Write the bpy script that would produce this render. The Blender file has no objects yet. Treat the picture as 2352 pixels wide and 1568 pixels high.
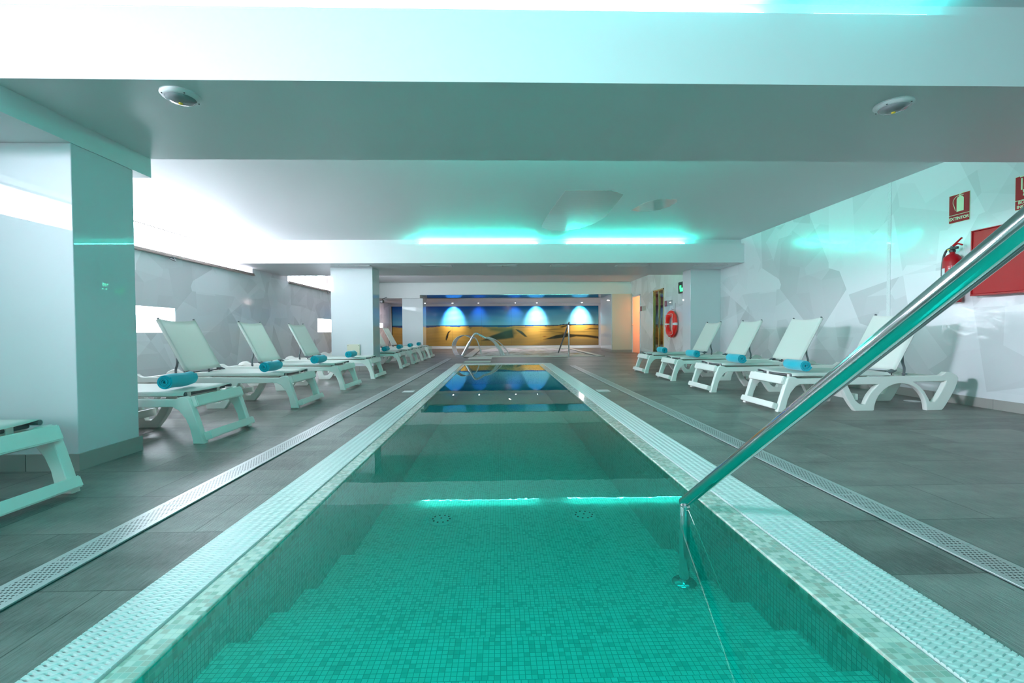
import bpy, bmesh, math, random
import numpy as np
from mathutils import Vector, Matrix
C = bpy.context.scene.collection
SC = bpy.context.scene
random.seed(4)
PI = math.pi

# ---------------------------------------------------------------- camera
H = .77
FPX = 1045.0
psi = math.atan(27/FPX); th = math.atan(23/FPX); rho = .006
cam = bpy.data.cameras.new('camera'); cam.sensor_width = 36; cam.sensor_fit = 'HORIZONTAL'
cam.lens = 36*FPX/2352; cam.clip_start = .02; cam.clip_end = 200
co = bpy.data.objects.new('camera', cam); C.objects.link(co)
fw = Vector((math.sin(psi)*math.cos(th), math.cos(psi)*math.cos(th), -math.sin(th)))
r0 = Vector((math.cos(psi), -math.sin(psi), 0)); u0 = r0.cross(fw)
rr = r0*math.cos(rho)-u0*math.sin(rho); uu = u0*math.cos(rho)+r0*math.sin(rho)
M = Matrix((rr, uu, -fw)).transposed().to_4x4(); M.translation = Vector((0, 0, H))
co.matrix_world = M
SC.camera = co

# ---------------------------------------------------------------- view, world, daylight
SC.view_settings.view_transform = 'Standard'
SC.view_settings.look = 'None'
SC.view_settings.gamma = 1
SC.view_settings.use_curve_mapping = False
SC.view_settings.exposure = 0.05
SC.cycles.use_denoising = True
SC.cycles.max_bounces = 12
SC.cycles.diffuse_bounces = 6
SC.cycles.glossy_bounces = 4
SC.cycles.transparent_max_bounces = 16
SC.cycles.caustics_refractive = False
SC.cycles.caustics_reflective = False
SC.cycles.sample_clamp_indirect = 6
W = bpy.data.worlds.new('sky'); SC.world = W; W.use_nodes = True
bg = W.node_tree.nodes['Background']
bg.inputs[0].default_value = (.86, .90, 1.0, 1); bg.inputs[1].default_value = 31.0

def portal(name, loc, sx, sz):
    l = bpy.data.lights.new(name, 'AREA'); l.shape = 'RECTANGLE'; l.size = sx; l.size_y = sz
    l.cycles.is_portal = True
    o = bpy.data.objects.new(name, l); C.objects.link(o); o.location = loc
    o.rotation_euler = (PI/2, 0, -PI/2)      # faces +X, into the room
    return o
ZTOP = 2.53
WINS = [(-1.5, .6, 1.96, 2.38), (3.6, 9.36, 1.96, ZTOP), (10.9, 13.95, 1.98, ZTOP)]
LOWS = [(5.2, 7.16, .775, 1.17), (12.62, 14.6, .775, 1.17), (18.9, 19.6, .95, 1.17)]
for (a, b, c, d) in WINS+LOWS:
    portal('window_daylight', (-5.42, (a+b)/2, (c+d)/2), b-a, d-c)

REAR = (-4.7, -3.4, 1.0, 2.1)                 # window added behind the camera to let in fill daylight
o = portal('added_rear_daylight', ((REAR[0]+REAR[1])/2, -4.36, (REAR[2]+REAR[3])/2), REAR[1]-REAR[0], REAR[3]-REAR[2])
o.rotation_euler = (PI/2, 0, 0)              # faces +Y

# area lamp added outside the near slot window, acting as brighter sky
sl = bpy.data.lights.new('added_sky_lamp', 'AREA'); sl.shape = 'RECTANGLE'; sl.size = .9; sl.size_y = .36; sl.energy = 80; sl.spread = math.radians(50); sl.color = (.86, .86, 1.0)
so = bpy.data.objects.new('added_sky_lamp', sl); C.objects.link(so); so.location = (-5.5, .14, 2.17)
so.rotation_euler = (PI/2-.20, 0, -PI/2+.42)

# ---------------------------------------------------------------- materials
def nt(m):
    m.use_nodes = True
    return m.node_tree.nodes, m.node_tree.links
def mat(name, col=(.8, .8, .8), rough=.5, metal=0.0, spec=.5, coat=0.0, trans=0.0, alpha=1.0):
    m = bpy.data.materials.new(name); n, l = nt(m)
    b = n['Principled BSDF']
    b.inputs['Base Color'].default_value = (*col, 1); b.inputs['Roughness'].default_value = rough
    b.inputs['Metallic'].default_value = metal; b.inputs['Specular IOR Level'].default_value = spec
    b.inputs['Coat Weight'].default_value = coat; b.inputs['Coat Roughness'].default_value = .03
    b.inputs['Transmission Weight'].default_value = trans; b.inputs['Alpha'].default_value = alpha
    return m
def emis(name, col, s):
    m = bpy.data.materials.new(name); n, l = nt(m)
    b = n['Principled BSDF']; b.inputs['Base Color'].default_value = (*[c*.5 for c in col], 1)
    b.inputs['Emission Color'].default_value = (*col, 1); b.inputs['Emission Strength'].default_value = s
    return m
def node(n, t, **k):
    x = n.new(t)
    for a, v in k.items(): setattr(x, a, v)
    return x
def math_(n, l, op, a, b=None, c=None):
    x = n.new('ShaderNodeMath'); x.operation = op
    for i, v in enumerate((a, b, c)):
        if v is None: continue
        if isinstance(v, (int, float)): x.inputs[i].default_value = v
        else: l.new(v, x.inputs[i])
    return x.outputs[0]
def add_noise_bump(m, scale=30, strength=.1, dist=.01, detail=3, stretch=(1, 1, 1)):
    n, l = nt(m); b = n['Principled BSDF']
    tc = n.new('ShaderNodeTexCoord'); mp = n.new('ShaderNodeMapping'); mp.inputs['Scale'].default_value = stretch
    no = n.new('ShaderNodeTexNoise'); no.inputs['Scale'].default_value = scale; no.inputs['Detail'].default_value = detail
    bu = n.new('ShaderNodeBump'); bu.inputs['Strength'].default_value = strength; bu.inputs['Distance'].default_value = dist
    l.new(tc.outputs['Object'], mp.inputs[0]); l.new(mp.outputs[0], no.inputs[0]); l.new(no.outputs[0], bu.inputs['Height'])
    l.new(bu.outputs[0], b.inputs['Normal'])
    return m

M_ceil = add_noise_bump(mat('ceiling_paint', (.80, .80, .81), .6, spec=.25), 3, .15, .02, 4, (1, 3, 1))
M_beam = add_noise_bump(mat('beam_paint', (.82, .82, .83), .45, spec=.35), 14, .08, .01, 4, (.4, 1, 1))
M_soffit = add_noise_bump(mat('satin_soffit_paint', (.78, .79, .80), .4, spec=.4), 4, .05, .01)
M_clad = mat('white_glass_cladding', (.74, .755, .78), .006, spec=.38)
M_skirt = add_noise_bump(mat('taupe_skirting_tile', (.36, .33, .31), .4), 60, .1, .003)
M_skirt_gr = mat('skirting_joint', (.12, .11, .10), .8)
M_dark = mat('dark_channel', (.015, .02, .02), .8)
M_plastic = mat('white_lounger_plastic', (.84, .85, .80), .38, spec=.5)
M_tube = mat('dark_grey_coated_tube', (.12, .13, .14), .35, spec=.5)
M_steel = mat('polished_stainless', (.78, .78, .79), .09, metal=1)
add_noise_bump(M_steel, 60, .02, .002)
M_brushed = mat('brushed_steel', (.62, .62, .62), .3, metal=1)
M_red = mat('red_enamel', (.40, .003, .008), .35, spec=.25)
M_redsign = mat('red_sign_plastic', (.36, .006, .01), .5, spec=.2)
M_cream = mat('photoluminescent_print', (.66, .78, .50), .4)
M_white = mat('white_plastic', (.80, .80, .80), .35)
M_black = mat('black_plastic', (.02, .02, .022), .4)
M_beige = add_noise_bump(mat('beige_laminate', (.70, .62, .52), .45), 30, .06, .004, 3, (1, 1, .05))
M_brass = mat('brass_frame', (.75, .5, .2), .25, metal=1)
M_wood = add_noise_bump(mat('sauna_wood', (.55, .28, .12), .5), 12, .2, .01, 4, (1, 1, .1))
M_winframe = mat('taupe_window_frame', (.30, .23, .21), .4)
M_glossdark = mat('smoked_mirror_soffit', (.20, .32, .38), .06, metal=.9)
M_label = mat('label_print', (.75, .76, .78), .5)
M_yel = mat('amber_lens', (.7, .5, .05), .3)
M_gdome = mat('smoked_grey_dome', (.22, .23, .24), .12, coat=.5)
M_trunk = add_noise_bump(mat('palm_trunk', (.16, .12, .09), .8), 20, .4, .03)
M_leaf = mat('palm_leaf', (.16, .22, .05), .6)
M_maroon = mat('maroon_sign', (.25, .02, .06), .4)
M_rope = mat('white_rope', (.80, .78, .72), .7)
M_coping = add_noise_bump(mat('pale_stone_coping', (.72, .72, .66), .4), 80, .1, .003)
M_frost_wall = mat('warm_room_plaster', (.85, .55, .35), .7)

# LED strips: saturated aqua green
LEDC = (.01, 1.0, .62)
M_led1 = emis('led_aqua_near', (.05, .95, .97), 230)
M_led2 = emis('led_aqua_mid', (.03, 1.0, .80), 270)
M_led0 = emis('led_aqua_added_rear', (.02, 1.0, .90), 140)  # for the added strip behind the camera

def m_towel():
    m = mat('turquoise_terry', (.0, .42, .54), .95, spec=.1)
    m.node_tree.nodes['Principled BSDF'].inputs['Sheen Weight'].default_value = .4
    return add_noise_bump(m, 350, .6, .004, 2)
M_towel = m_towel()

def m_sling():
    m = bpy.data.materials.new('mesh_sling_fabric'); n, l = nt(m)
    b = n['Principled BSDF']; b.inputs['Base Color'].default_value = (.90, .93, .88, 1); b.inputs['Roughness'].default_value = .6
    tr = n.new('ShaderNodeBsdfTransparent'); tl = n.new('ShaderNodeBsdfTranslucent'); tl.inputs[0].default_value = (.8, .84, .78, 1)
    a = n.new('ShaderNodeMixShader'); a.inputs[0].default_value = .25
    c = n.new('ShaderNodeMixShader'); c.inputs[0].default_value = .08
    l.new(b.outputs[0], a.inputs[1]); l.new(tl.outputs[0], a.inputs[2])
    l.new(a.outputs[0], c.inputs[1]); l.new(tr.outputs[0], c.inputs[2])
    l.new(c.outputs[0], n['Material Output'].inputs[0])
    tc = n.new('ShaderNodeTexCoord'); w = n.new('ShaderNodeTexChecker'); w.inputs['Scale'].default_value = 350
    bu = n.new('ShaderNodeBump'); bu.inputs['Strength'].default_value = .15; bu.inputs['Distance'].default_value = .001
    l.new(tc.outputs['Object'], w.inputs[0]); l.new(w.outputs[1], bu.inputs['Height']); l.new(bu.outputs[0], b.inputs['Normal'])
    return m
M_sling = m_sling()

def m_glass(name, tint=(.96, .98, .98), rough=.0):
    m = bpy.data.materials.new(name); n, l = nt(m)
    tr = n.new('ShaderNodeBsdfTransparent'); tr.inputs[0].default_value = (*tint, 1)
    g = n.new('ShaderNodeBsdfGlossy'); g.inputs['Roughness'].default_value = rough
    lw = n.new('ShaderNodeLayerWeight'); lw.inputs[0].default_value = .5
    f = math_(n, l, 'MULTIPLY_ADD', math_(n, l, 'POWER', lw.outputs['Facing'], 5), .9, .04)
    mx = n.new('ShaderNodeMixShader'); l.new(f, mx.inputs[0]); l.new(tr.outputs[0], mx.inputs[1]); l.new(g.outputs[0], mx.inputs[2])
    l.new(mx.outputs[0], n['Material Output'].inputs[0])
    return m
M_glass = m_glass('window_glass')
M_brownglass = m_glass('tinted_sauna_glass', (.50, .30, .18))

def m_frosted():
    m = bpy.data.materials.new('frosted_door_glass'); n, l = nt(m)
    b = n['Principled BSDF']; b.inputs['Base Color'].default_value = (.8, .8, .76, 1); b.inputs['Roughness'].default_value = .35
    t = n.new('ShaderNodeBsdfTranslucent'); t.inputs[0].default_value = (1, .9, .8, 1)
    mx = n.new('ShaderNodeMixShader'); mx.inputs[0].default_value = .7
    l.new(b.outputs[0], mx.inputs[1]); l.new(t.outputs[0], mx.inputs[2]); l.new(mx.outputs[0], n['Material Output'].inputs[0])
    return m
M_frost = m_frosted()

def m_water(name, tint, bscale, bstr, foam=0.0):
    m = bpy.data.materials.new(name); n, l = nt(m)
    n.remove(n['Principled BSDF'])
    tr = n.new('ShaderNodeBsdfTransparent'); tr.inputs[0].default_value = (*tint, 1)
    g = n.new('ShaderNodeBsdfGlossy'); g.inputs['Roughness'].default_value = .0; g.inputs[0].default_value = (.95, 1, 1, 1)
    f = n.new('ShaderNodeFresnel'); f.inputs[0].default_value = 1.33
    tc = n.new('ShaderNodeTexCoord'); no = n.new('ShaderNodeTexNoise'); no.inputs['Scale'].default_value = bscale; no.inputs['Detail'].default_value = 3
    bu = n.new('ShaderNodeBump'); bu.inputs['Strength'].default_value = bstr; bu.inputs['Distance'].default_value = .01
    l.new(tc.outputs['Object'], no.inputs[0]); l.new(no.outputs[0], bu.inputs['Height'])
    l.new(bu.outputs[0], g.inputs['Normal']); l.new(bu.outputs[0], f.inputs['Normal'])
    mx = n.new('ShaderNodeMixShader'); l.new(f.outputs[0], mx.inputs[0]); l.new(tr.outputs[0], mx.inputs[1]); l.new(g.outputs[0], mx.inputs[2])
    out = mx.outputs[0]
    if foam:
        d = n.new('ShaderNodeBsdfDiffuse'); d.inputs[0].default_value = (.8, .82, .84, 1)
        n2 = n.new('ShaderNodeTexNoise'); n2.inputs['Scale'].default_value = 1.6; n2.inputs['Detail'].default_value = 6
        l.new(tc.outputs['Object'], n2.inputs[0])
        r = n.new('ShaderNodeValToRGB'); r.color_ramp.elements[0].position = .28; r.color_ramp.elements[1].position = .52
        l.new(n2.outputs[0], r.inputs[0])
        k = math_(n, l, 'MULTIPLY', r.outputs[0], foam)
        m2 = n.new('ShaderNodeMixShader'); l.new(k, m2.inputs[0]); l.new(out, m2.inputs[1]); l.new(d.outputs[0], m2.inputs[2]); out = m2.outputs[0]
    l.new(out, n['Material Output'].inputs[0])
    return m
M_water = m_water('pool_water', (.10, .99, .91), 9, .012)
M_spa = m_water('spa_water', (.50, .88, .95), 14, .22, .80)

def m_mosaic(name, size, cols, grout, rough=.25):
    m = bpy.data.materials.new(name); n, l = nt(m); b = n['Principled BSDF']; b.inputs['Roughness'].default_value = rough
    ge = n.new('ShaderNodeNewGeometry')
    mp = n.new('ShaderNodeVectorMath'); mp.operation = 'SCALE'; mp.inputs['Scale'].default_value = 1/size
    ad = n.new('ShaderNodeVectorMath'); ad.operation = 'ADD'; ad.inputs[1].default_value = (.37, .31, .41)
    l.new(ge.outputs['Position'], mp.inputs[0]); l.new(mp.outputs[0], ad.inputs[0])
    # joined tiles: every cell snaps its lengthwise neighbour at random
    fl = n.new('ShaderNodeVectorMath'); fl.operation = 'FLOOR'; l.new(ad.outputs[0], fl.inputs[0])
    fr = n.new('ShaderNodeVectorMath'); fr.operation = 'FRACTION'; l.new(ad.outputs[0], fr.inputs[0])
    wn = n.new('ShaderNodeTexWhiteNoise'); l.new(fl.outputs[0], wn.inputs[0])
    cr = n.new('ShaderNodeValToRGB'); cr.color_ramp.interpolation = 'CONSTANT'
    el = cr.color_ramp.elements
    el[0].position = 0; el[0].color = (*cols[0], 1); el[1].position = 1/len(cols); el[1].color = (*cols[1], 1)
    for i, c in enumerate(cols[2:]):
        e = el.new((i+2)/len(cols)); e.color = (*c, 1)
    l.new(wn.outputs['Value'], cr.inputs[0])
    sp = n.new('ShaderNodeSeparateXYZ'); l.new(fr.outputs[0], sp.inputs[0])
    sn = n.new('ShaderNodeSeparateXYZ'); l.new(ge.outputs['True Normal'], sn.inputs[0])
    tot = None
    for i in range(3):
        g = math_(n, l, 'LESS_THAN', sp.outputs[i], .12)
        na = math_(n, l, 'ABSOLUTE', sn.outputs[i]); k = math_(n, l, 'LESS_THAN', na, .5)
        v = math_(n, l, 'MULTIPLY', g, k)
        tot = v if tot is None else math_(n, l, 'MAXIMUM', tot, v)
    mx = n.new('ShaderNodeMix'); mx.data_type = 'RGBA'
    l.new(tot, mx.inputs[0]); l.new(cr.outputs[0], mx.inputs[6]); mx.inputs[7].default_value = (*grout, 1)
    l.new(mx.outputs[2], b.inputs['Base Color'])
    inv = math_(n, l, 'SUBTRACT', 1, tot); hh = math_(n, l, 'MULTIPLY_ADD', wn.outputs['Value'], .4, inv)
    bu = n.new('ShaderNodeBump'); bu.inputs['Strength'].default_value = .5; bu.inputs['Distance'].default_value = .002
    l.new(hh, bu.inputs['Height']); l.new(bu.outputs[0], b.inputs['Normal'])
    return m
M_mosaic = m_mosaic('pool_glass_mosaic', .0168, [(.84, .90, .88), (.78, .86, .83), (.88, .92, .90), (.58, .70, .67), (.84, .88, .85), (.90, .92, .91)], (.40, .50, .48))
M_mosaic_cop = m_mosaic('coping_glass_mosaic', .019, [(.62, .70, .62), (.40, .50, .42), (.72, .76, .70), (.52, .52, .45), (.76, .78, .70), (.46, .58, .52)], (.62, .66, .60), .12)

def m_floor():
    m = bpy.data.materials.new('taupe_wood_look_porcelain'); n, l = nt(m); b = n['Principled BSDF']
    tc = n.new('ShaderNodeTexCoord')
    mp = n.new('ShaderNodeMapping'); mp.inputs['Location'].default_value = (.1, -.18, 0); l.new(tc.outputs['Object'], mp.inputs[0])
    br = n.new('ShaderNodeTexBrick'); br.inputs['Scale'].default_value = 1; br.inputs['Brick Width'].default_value = .8
    br.inputs['Row Height'].default_value = .4; br.inputs['Mortar Size'].default_value = .0022; br.inputs['Mortar Smooth'].default_value = 0
    br.inputs['Color1'].default_value = (0, 0, 0, 1); br.inputs['Color2'].default_value = (1, 1, 1, 1); br.inputs['Mortar'].default_value = (.5, .5, .5, 1)
    br.offset = .37; br.inputs['Bias'].default_value = 0
    l.new(mp.outputs[0], br.inputs[0])
    rnd = br.outputs['Color']
    def streak(rot, sc, scale):
        a = n.new('ShaderNodeMapping'); a.inputs['Rotation'].default_value = (0, 0, rot); a.inputs['Scale'].default_value = sc
        l.new(tc.outputs['Object'], a.inputs[0])
        o = n.new('ShaderNodeTexNoise'); o.inputs['Scale'].default_value = scale; o.inputs['Detail'].default_value = 4; o.inputs['Roughness'].default_value = .65
        l.new(a.outputs[0], o.inputs[0]); return o.outputs[0]
    s1 = streak(.12, (30, 2.6, 1), 5); s2 = streak(.9, (34, 2.2, 1), 5); cloud = streak(.4, (1, 2.5, 1), 2.2)
    pick = math_(n, l, 'GREATER_THAN', rnd, .5)
    mx = n.new('ShaderNodeMix'); mx.data_type = 'FLOAT'; l.new(pick, mx.inputs[0]); l.new(s1, mx.inputs[2]); l.new(s2, mx.inputs[3])
    st = mx.outputs[0]
    v = math_(n, l, 'MULTIPLY_ADD', st, .75, math_(n, l, 'MULTIPLY_ADD', cloud, .8, -.27))
    v = math_(n, l, 'MULTIPLY_ADD', rnd, .34, math_(n, l, 'SUBTRACT', v, .08))
    cr = n.new('ShaderNodeValToRGB'); el = cr.color_ramp.elements
    el[0].position = .25; el[0].color = (.055, .048, .044, 1); el[1].position = 1.0; el[1].color = (.34, .31, .29, 1)
    l.new(v, cr.inputs[0])
    m2 = n.new('ShaderNodeMix'); m2.data_type = 'RGBA'; l.new(br.outputs['Fac'], m2.inputs[0]); l.new(cr.outputs[0], m2.inputs[6]); m2.inputs[7].default_value = (.05, .045, .04, 1)
    l.new(m2.outputs[2], b.inputs['Base Color'])
    b.inputs['Roughness'].default_value = .34; b.inputs['Specular IOR Level'].default_value = .45
    h = math_(n, l, 'SUBTRACT', st, math_(n, l, 'MULTIPLY', br.outputs['Fac'], 1.0))
    bu = n.new('ShaderNodeBump'); bu.inputs['Strength'].default_value = .9; bu.inputs['Distance'].default_value = .004
    l.new(h, bu.inputs['Height']); l.new(bu.outputs[0], b.inputs['Normal'])
    return m
M_floor = m_floor()

def m_facets(name, lo, hi, rough, wrinkle, tint=(1, 1, 1.04)):
    m = bpy.data.materials.new(name); n, l = nt(m); b = n['Principled BSDF']
    tc = n.new('ShaderNodeTexCoord'); sx = n.new('ShaderNodeSeparateXYZ'); l.new(tc.outputs['Object'], sx.inputs[0])
    cb = n.new('ShaderNodeCombineXYZ'); l.new(sx.outputs[1], cb.inputs[0]); l.new(sx.outputs[2], cb.inputs[1])
    def layer(scale, ns, off):
        a = n.new('ShaderNodeVectorMath'); a.operation = 'ADD'; a.inputs[1].default_value = (off, off*.7, 0); l.new(cb.outputs[0], a.inputs[0])
        vo = n.new('ShaderNodeTexVoronoi'); vo.voronoi_dimensions = '2D'; vo.inputs['Scale'].default_value = scale; l.new(a.outputs[0], vo.inputs['Vector'])
        d = n.new('ShaderNodeVectorMath'); d.operation = 'SUBTRACT'; l.new(a.outputs[0], d.inputs[0]); l.new(vo.outputs['Position'], d.inputs[1])
        s = n.new('ShaderNodeSeparateXYZ'); l.new(d.outputs[0], s.inputs[0])
        sc = n.new('ShaderNodeSeparateColor'); l.new(vo.outputs['Color'], sc.inputs[0])
        ang = math_(n, l, 'ARCTAN2', s.outputs[1], s.outputs[0])
        k = math_(n, l, 'MULTIPLY_ADD', ang, ns/(2*PI), math_(n, l, 'MULTIPLY', sc.outputs[0], 5))
        fk = math_(n, l, 'FLOOR', k)
        q = n.new('ShaderNodeCombineXYZ'); l.new(sc.outputs[1], q.inputs[0]); l.new(fk, q.inputs[1]); l.new(sc.outputs[2], q.inputs[2])
        w = n.new('ShaderNodeTexWhiteNoise'); l.new(q.outputs[0], w.inputs[0])
        return w.outputs['Value']
    a = layer(.75, 4, 3.1); c = layer(1.5, 3, 11.7)
    v = math_(n, l, 'MULTIPLY_ADD', a, .68, math_(n, l, 'MULTIPLY', c, .32))
    cr = n.new('ShaderNodeValToRGB'); el = cr.color_ramp.elements
    el[0].position = .15; el[0].color = (*[lo*t for t in tint], 1); el[1].position = .7; el[1].color = (*[hi*t for t in tint], 1)
    l.new(v, cr.inputs[0]); l.new(cr.outputs[0], b.inputs['Base Color'])
    b.inputs['Roughness'].default_value = rough; b.inputs['Coat Weight'].default_value = .5; b.inputs['Coat Roughness'].default_value = .08
    no = n.new('ShaderNodeTexNoise'); no.inputs['Scale'].default_value = 2.2; no.inputs['Detail'].default_value = 5; no.inputs['Distortion'].default_value = 1.5
    l.new(tc.outputs['Object'], no.inputs[0])
    bu = n.new('ShaderNodeBump'); bu.inputs['Strength'].default_value = wrinkle; bu.inputs['Distance'].default_value = .02
    l.new(no.outputs[0], bu.inputs['Height']); l.new(bu.outputs[0], b.inputs['Coat Normal'])
    return m
M_wallL = m_facets('faceted_grey_wall_vinyl', .70, .96, .3, .15)
M_wallR = m_facets('faceted_white_wall_vinyl', .60, .82, .25, .5, (1, 1, 1.03))

def m_perf():
    m = bpy.data.materials.new('perforated_steel_cover'); n, l = nt(m); b = n['Principled BSDF']
    tc = n.new('ShaderNodeTexCoord'); s = n.new('ShaderNodeSeparateXYZ'); l.new(tc.outputs['Object'], s.inputs[0])
    px, py = .0145, .0145
    v = math_(n, l, 'DIVIDE', s.outputs[1], py); row = math_(n, l, 'FLOOR', v); od = math_(n, l, 'MODULO', math_(n, l, 'ABSOLUTE', row), 2)
    u = math_(n, l, 'MULTIPLY_ADD', od, .5, math_(n, l, 'DIVIDE', s.outputs[0], px))
    fu = math_(n, l, 'SUBTRACT', math_(n, l, 'FRACT', u), .5); fv = math_(n, l, 'SUBTRACT', math_(n, l, 'FRACT', v), .5)
    r2 = math_(n, l, 'ADD', math_(n, l, 'MULTIPLY', fu, fu), math_(n, l, 'MULTIPLY', fv, fv))
    hole = math_(n, l, 'LESS_THAN', r2, .085)
    ins = math_(n, l, 'LESS_THAN', math_(n, l, 'ABSOLUTE', s.outputs[0]), .042)
    hole = math_(n, l, 'MULTIPLY', hole, ins)
    mx = n.new('ShaderNodeMix'); mx.data_type = 'RGBA'; l.new(hole, mx.inputs[0]); mx.inputs[6].default_value = (.58, .60, .60, 1); mx.inputs[7].default_value = (.01, .02, .02, 1)
    l.new(mx.outputs[2], b.inputs['Base Color'])
    l.new(math_(n, l, 'MULTIPLY', math_(n, l, 'SUBTRACT', 1, hole), .55), b.inputs['Metallic'])
    b.inputs['Roughness'].default_value = .38
    return m
M_perf = m_perf()

def m_vcol(name, rough=.1, coat=1.0):
    m = bpy.data.materials.new(name); n, l = nt(m); b = n['Principled BSDF']
    a = n.new('ShaderNodeVertexColor'); a.layer_name = 'print'; l.new(a.outputs[0], b.inputs['Base Color'])
    b.inputs['Roughness'].default_value = rough; b.inputs['Coat Weight'].default_value = coat
    return m
M_mural = m_vcol('printed_dune_photo_glass', .22, .12)
M_mural.node_tree.nodes['Principled BSDF'].inputs['Specular IOR Level'].default_value = .3
M_mural.node_tree.nodes['Principled BSDF'].inputs['Coat Roughness'].default_value = .04

# ---------------------------------------------------------------- mesh helpers
def bx(bm, x0, x1, y0, y1, z0, z1, bev=0):
    r = bmesh.ops.create_cube(bm, size=1)
    vs = r['verts']
    for v in vs:
        v.co = Vector((x0+(v.co.x+.5)*(x1-x0), y0+(v.co.y+.5)*(y1-y0), z0+(v.co.z+.5)*(z1-z0)))
    if bev:
        es = list({e for v in vs for e in v.link_edges})
        bmesh.ops.bevel(bm, geom=es, offset=bev, segments=2, affect='EDGES', profile=.5)
    return bm
def lathe(bm, prof, seg=24, M_=None):
    rings = []
    for (r, z) in prof:
        ring = [bm.verts.new((r*math.cos(2*PI*i/seg), r*math.sin(2*PI*i/seg), z)) for i in range(seg)] if r > 1e-6 else [bm.verts.new((0, 0, z))]
        rings.append(ring)
    allv = [v for R in rings for v in R]
    for a, b in zip(rings[:-1], rings[1:]):
        for i in range(seg):
            j = (i+1) % seg
            if len(a) == 1 and len(b) == 1: continue
            if len(a) == 1: bm.faces.new((a[0], b[i], b[j]))
            elif len(b) == 1: bm.faces.new((a[i], a[j], b[0]))
            else: bm.faces.new((a[i], a[j], b[j], b[i]))
    if M_ is not None: bmesh.ops.transform(bm, matrix=M_, verts=allv)
    return bm
def tube(bm, pts, r, seg=12, cap=True, rs=None):
    pts = [Vector(p) for p in pts]; n = len(pts); rings = []
    t0 = (pts[1]-pts[0]).normalized()
    up = Vector((0, 0, 1)) if abs(t0.z) < .9 else Vector((1, 0, 0))
    nn = t0.cross(up).normalized()
    for i, p in enumerate(pts):
        t = (pts[min(i+1, n-1)]-pts[max(i-1, 0)]).normalized()
        nn = (nn-t*nn.dot(t)).normalized(); b = t.cross(nn)
        k = rs[i] if rs else r
        if 0 < i < n-1:
            c = max(.5, math.cos(((pts[i+1]-p).angle(p-pts[i-1]))/2))
        rings.append([bm.verts.new(p+(nn*math.cos(2*PI*j/seg)+b*math.sin(2*PI*j/seg))*k) for j in range(seg)])
    for a, b in zip(rings[:-1], rings[1:]):
        for i in range(seg): bm.faces.new((a[i], a[(i+1) % seg], b[(i+1) % seg], b[i]))
    if cap:
        bm.faces.new(list(reversed(rings[0]))); bm.faces.new(rings[-1])
    return bm
def smooth_path(pts, it=3):
    pts = [Vector(p) for p in pts]
    for _ in range(it):
        q = [pts[0]]
        for a, b in zip(pts[:-1], pts[1:]): q += [a*.75+b*.25, a*.25+b*.75]
        q.append(pts[-1]); pts = q
    return pts
def round_corner(pts, rad, seg=6):
    pts = [Vector(p) for p in pts]; out = [pts[0]]
    for a, p, b in zip(pts[:-2], pts[1:-1], pts[2:]):
        d1 = (a-p).normalized(); d2 = (b-p).normalized(); p1 = p+d1*rad; p2 = p+d2*rad
        for i in range(seg+1):
            t = i/seg; out.append(p1*(1-t)**2+p*2*t*(1-t)+p2*t*t)
    out.append(pts[-1]); return out
def obj(name, bm, m, parent=None, smooth=False, loc=None):
    me = bpy.data.meshes.new(name)
    bmesh.ops.recalc_face_normals(bm, faces=bm.faces)
    bm.to_mesh(me); bm.free()
    if m: me.materials.append(m)
    if smooth:
        for p in me.polygons: p.use_smooth = True
        me.set_sharp_from_angle(angle=math.radians(40))
    o = bpy.data.objects.new(name, me); C.objects.link(o)
    if parent: o.parent = parent
    if loc: o.location = loc
    return o
def B(): return bmesh.new()
def pydata(name, vs, fs, m, parent=None, smooth=False):
    me = bpy.data.meshes.new(name); me.from_pydata(vs, [], fs); me.update()
    if m: me.materials.append(m)
    if smooth:
        for p in me.polygons: p.use_smooth = True
    o = bpy.data.objects.new(name, me); C.objects.link(o)
    if parent: o.parent = parent
    return o
def profile_mesh(outer, holes, thick, bev=.004):
    """flat outline with holes, extruded: outline in local XY"""
    cu = bpy.data.curves.new('profile', 'CURVE'); cu.dimensions = '2D'; cu.fill_mode = 'BOTH'
    cu.extrude = thick/2-bev; cu.bevel_depth = bev; cu.bevel_resolution = 1; cu.offset = -bev
    for pts in [outer]+holes:
        s = cu.splines.new('POLY'); s.points.add(len(pts)-1); s.use_cyclic_u = True
        for q, p in zip(s.points, pts): q.co = (p[0], p[1], 0, 1)
    o = bpy.data.objects.new('tmp', cu); C.objects.link(o)
    dg = bpy.context.evaluated_depsgraph_get(); dg.update()
    me = bpy.data.meshes.new_from_object(o.evaluated_get(dg))
    bpy.data.objects.remove(o); bpy.data.curves.remove(cu)
    bm = bmesh.new(); bm.from_mesh(me); bpy.data.meshes.remove(me)
    return bm
def text_mesh(txt, size, m, parent, mw, name='lettering', bold=0.0, ext=.0006, spacing=1.0):
    cu = bpy.data.curves.new('t', 'FONT'); cu.body = txt; cu.size = size; cu.align_x = 'CENTER'; cu.align_y = 'CENTER'
    cu.extrude = ext; cu.offset = bold; cu.space_character = spacing
    o = bpy.data.objects.new('t', cu); C.objects.link(o)
    dg = bpy.context.evaluated_depsgraph_get(); dg.update()
    me = bpy.data.meshes.new_from_object(o.evaluated_get(dg)); me.transform(mw)
    bpy.data.objects.remove(o); bpy.data.curves.remove(cu)
    me.materials.clear(); me.materials.append(m)
    o = bpy.data.objects.new(name, me); C.objects.link(o); o.parent = parent
    return o
def thing(name, label, cat, loc=(0, 0, 0), rz=0, group=None):
    o = bpy.data.objects.new(name, None); C.objects.link(o); o.location = loc; o.rotation_euler = (0, 0, rz)
    o['label'] = label; o['category'] = cat
    if group: o['group'] = group
    o.empty_display_size = .1
    return o
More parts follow.
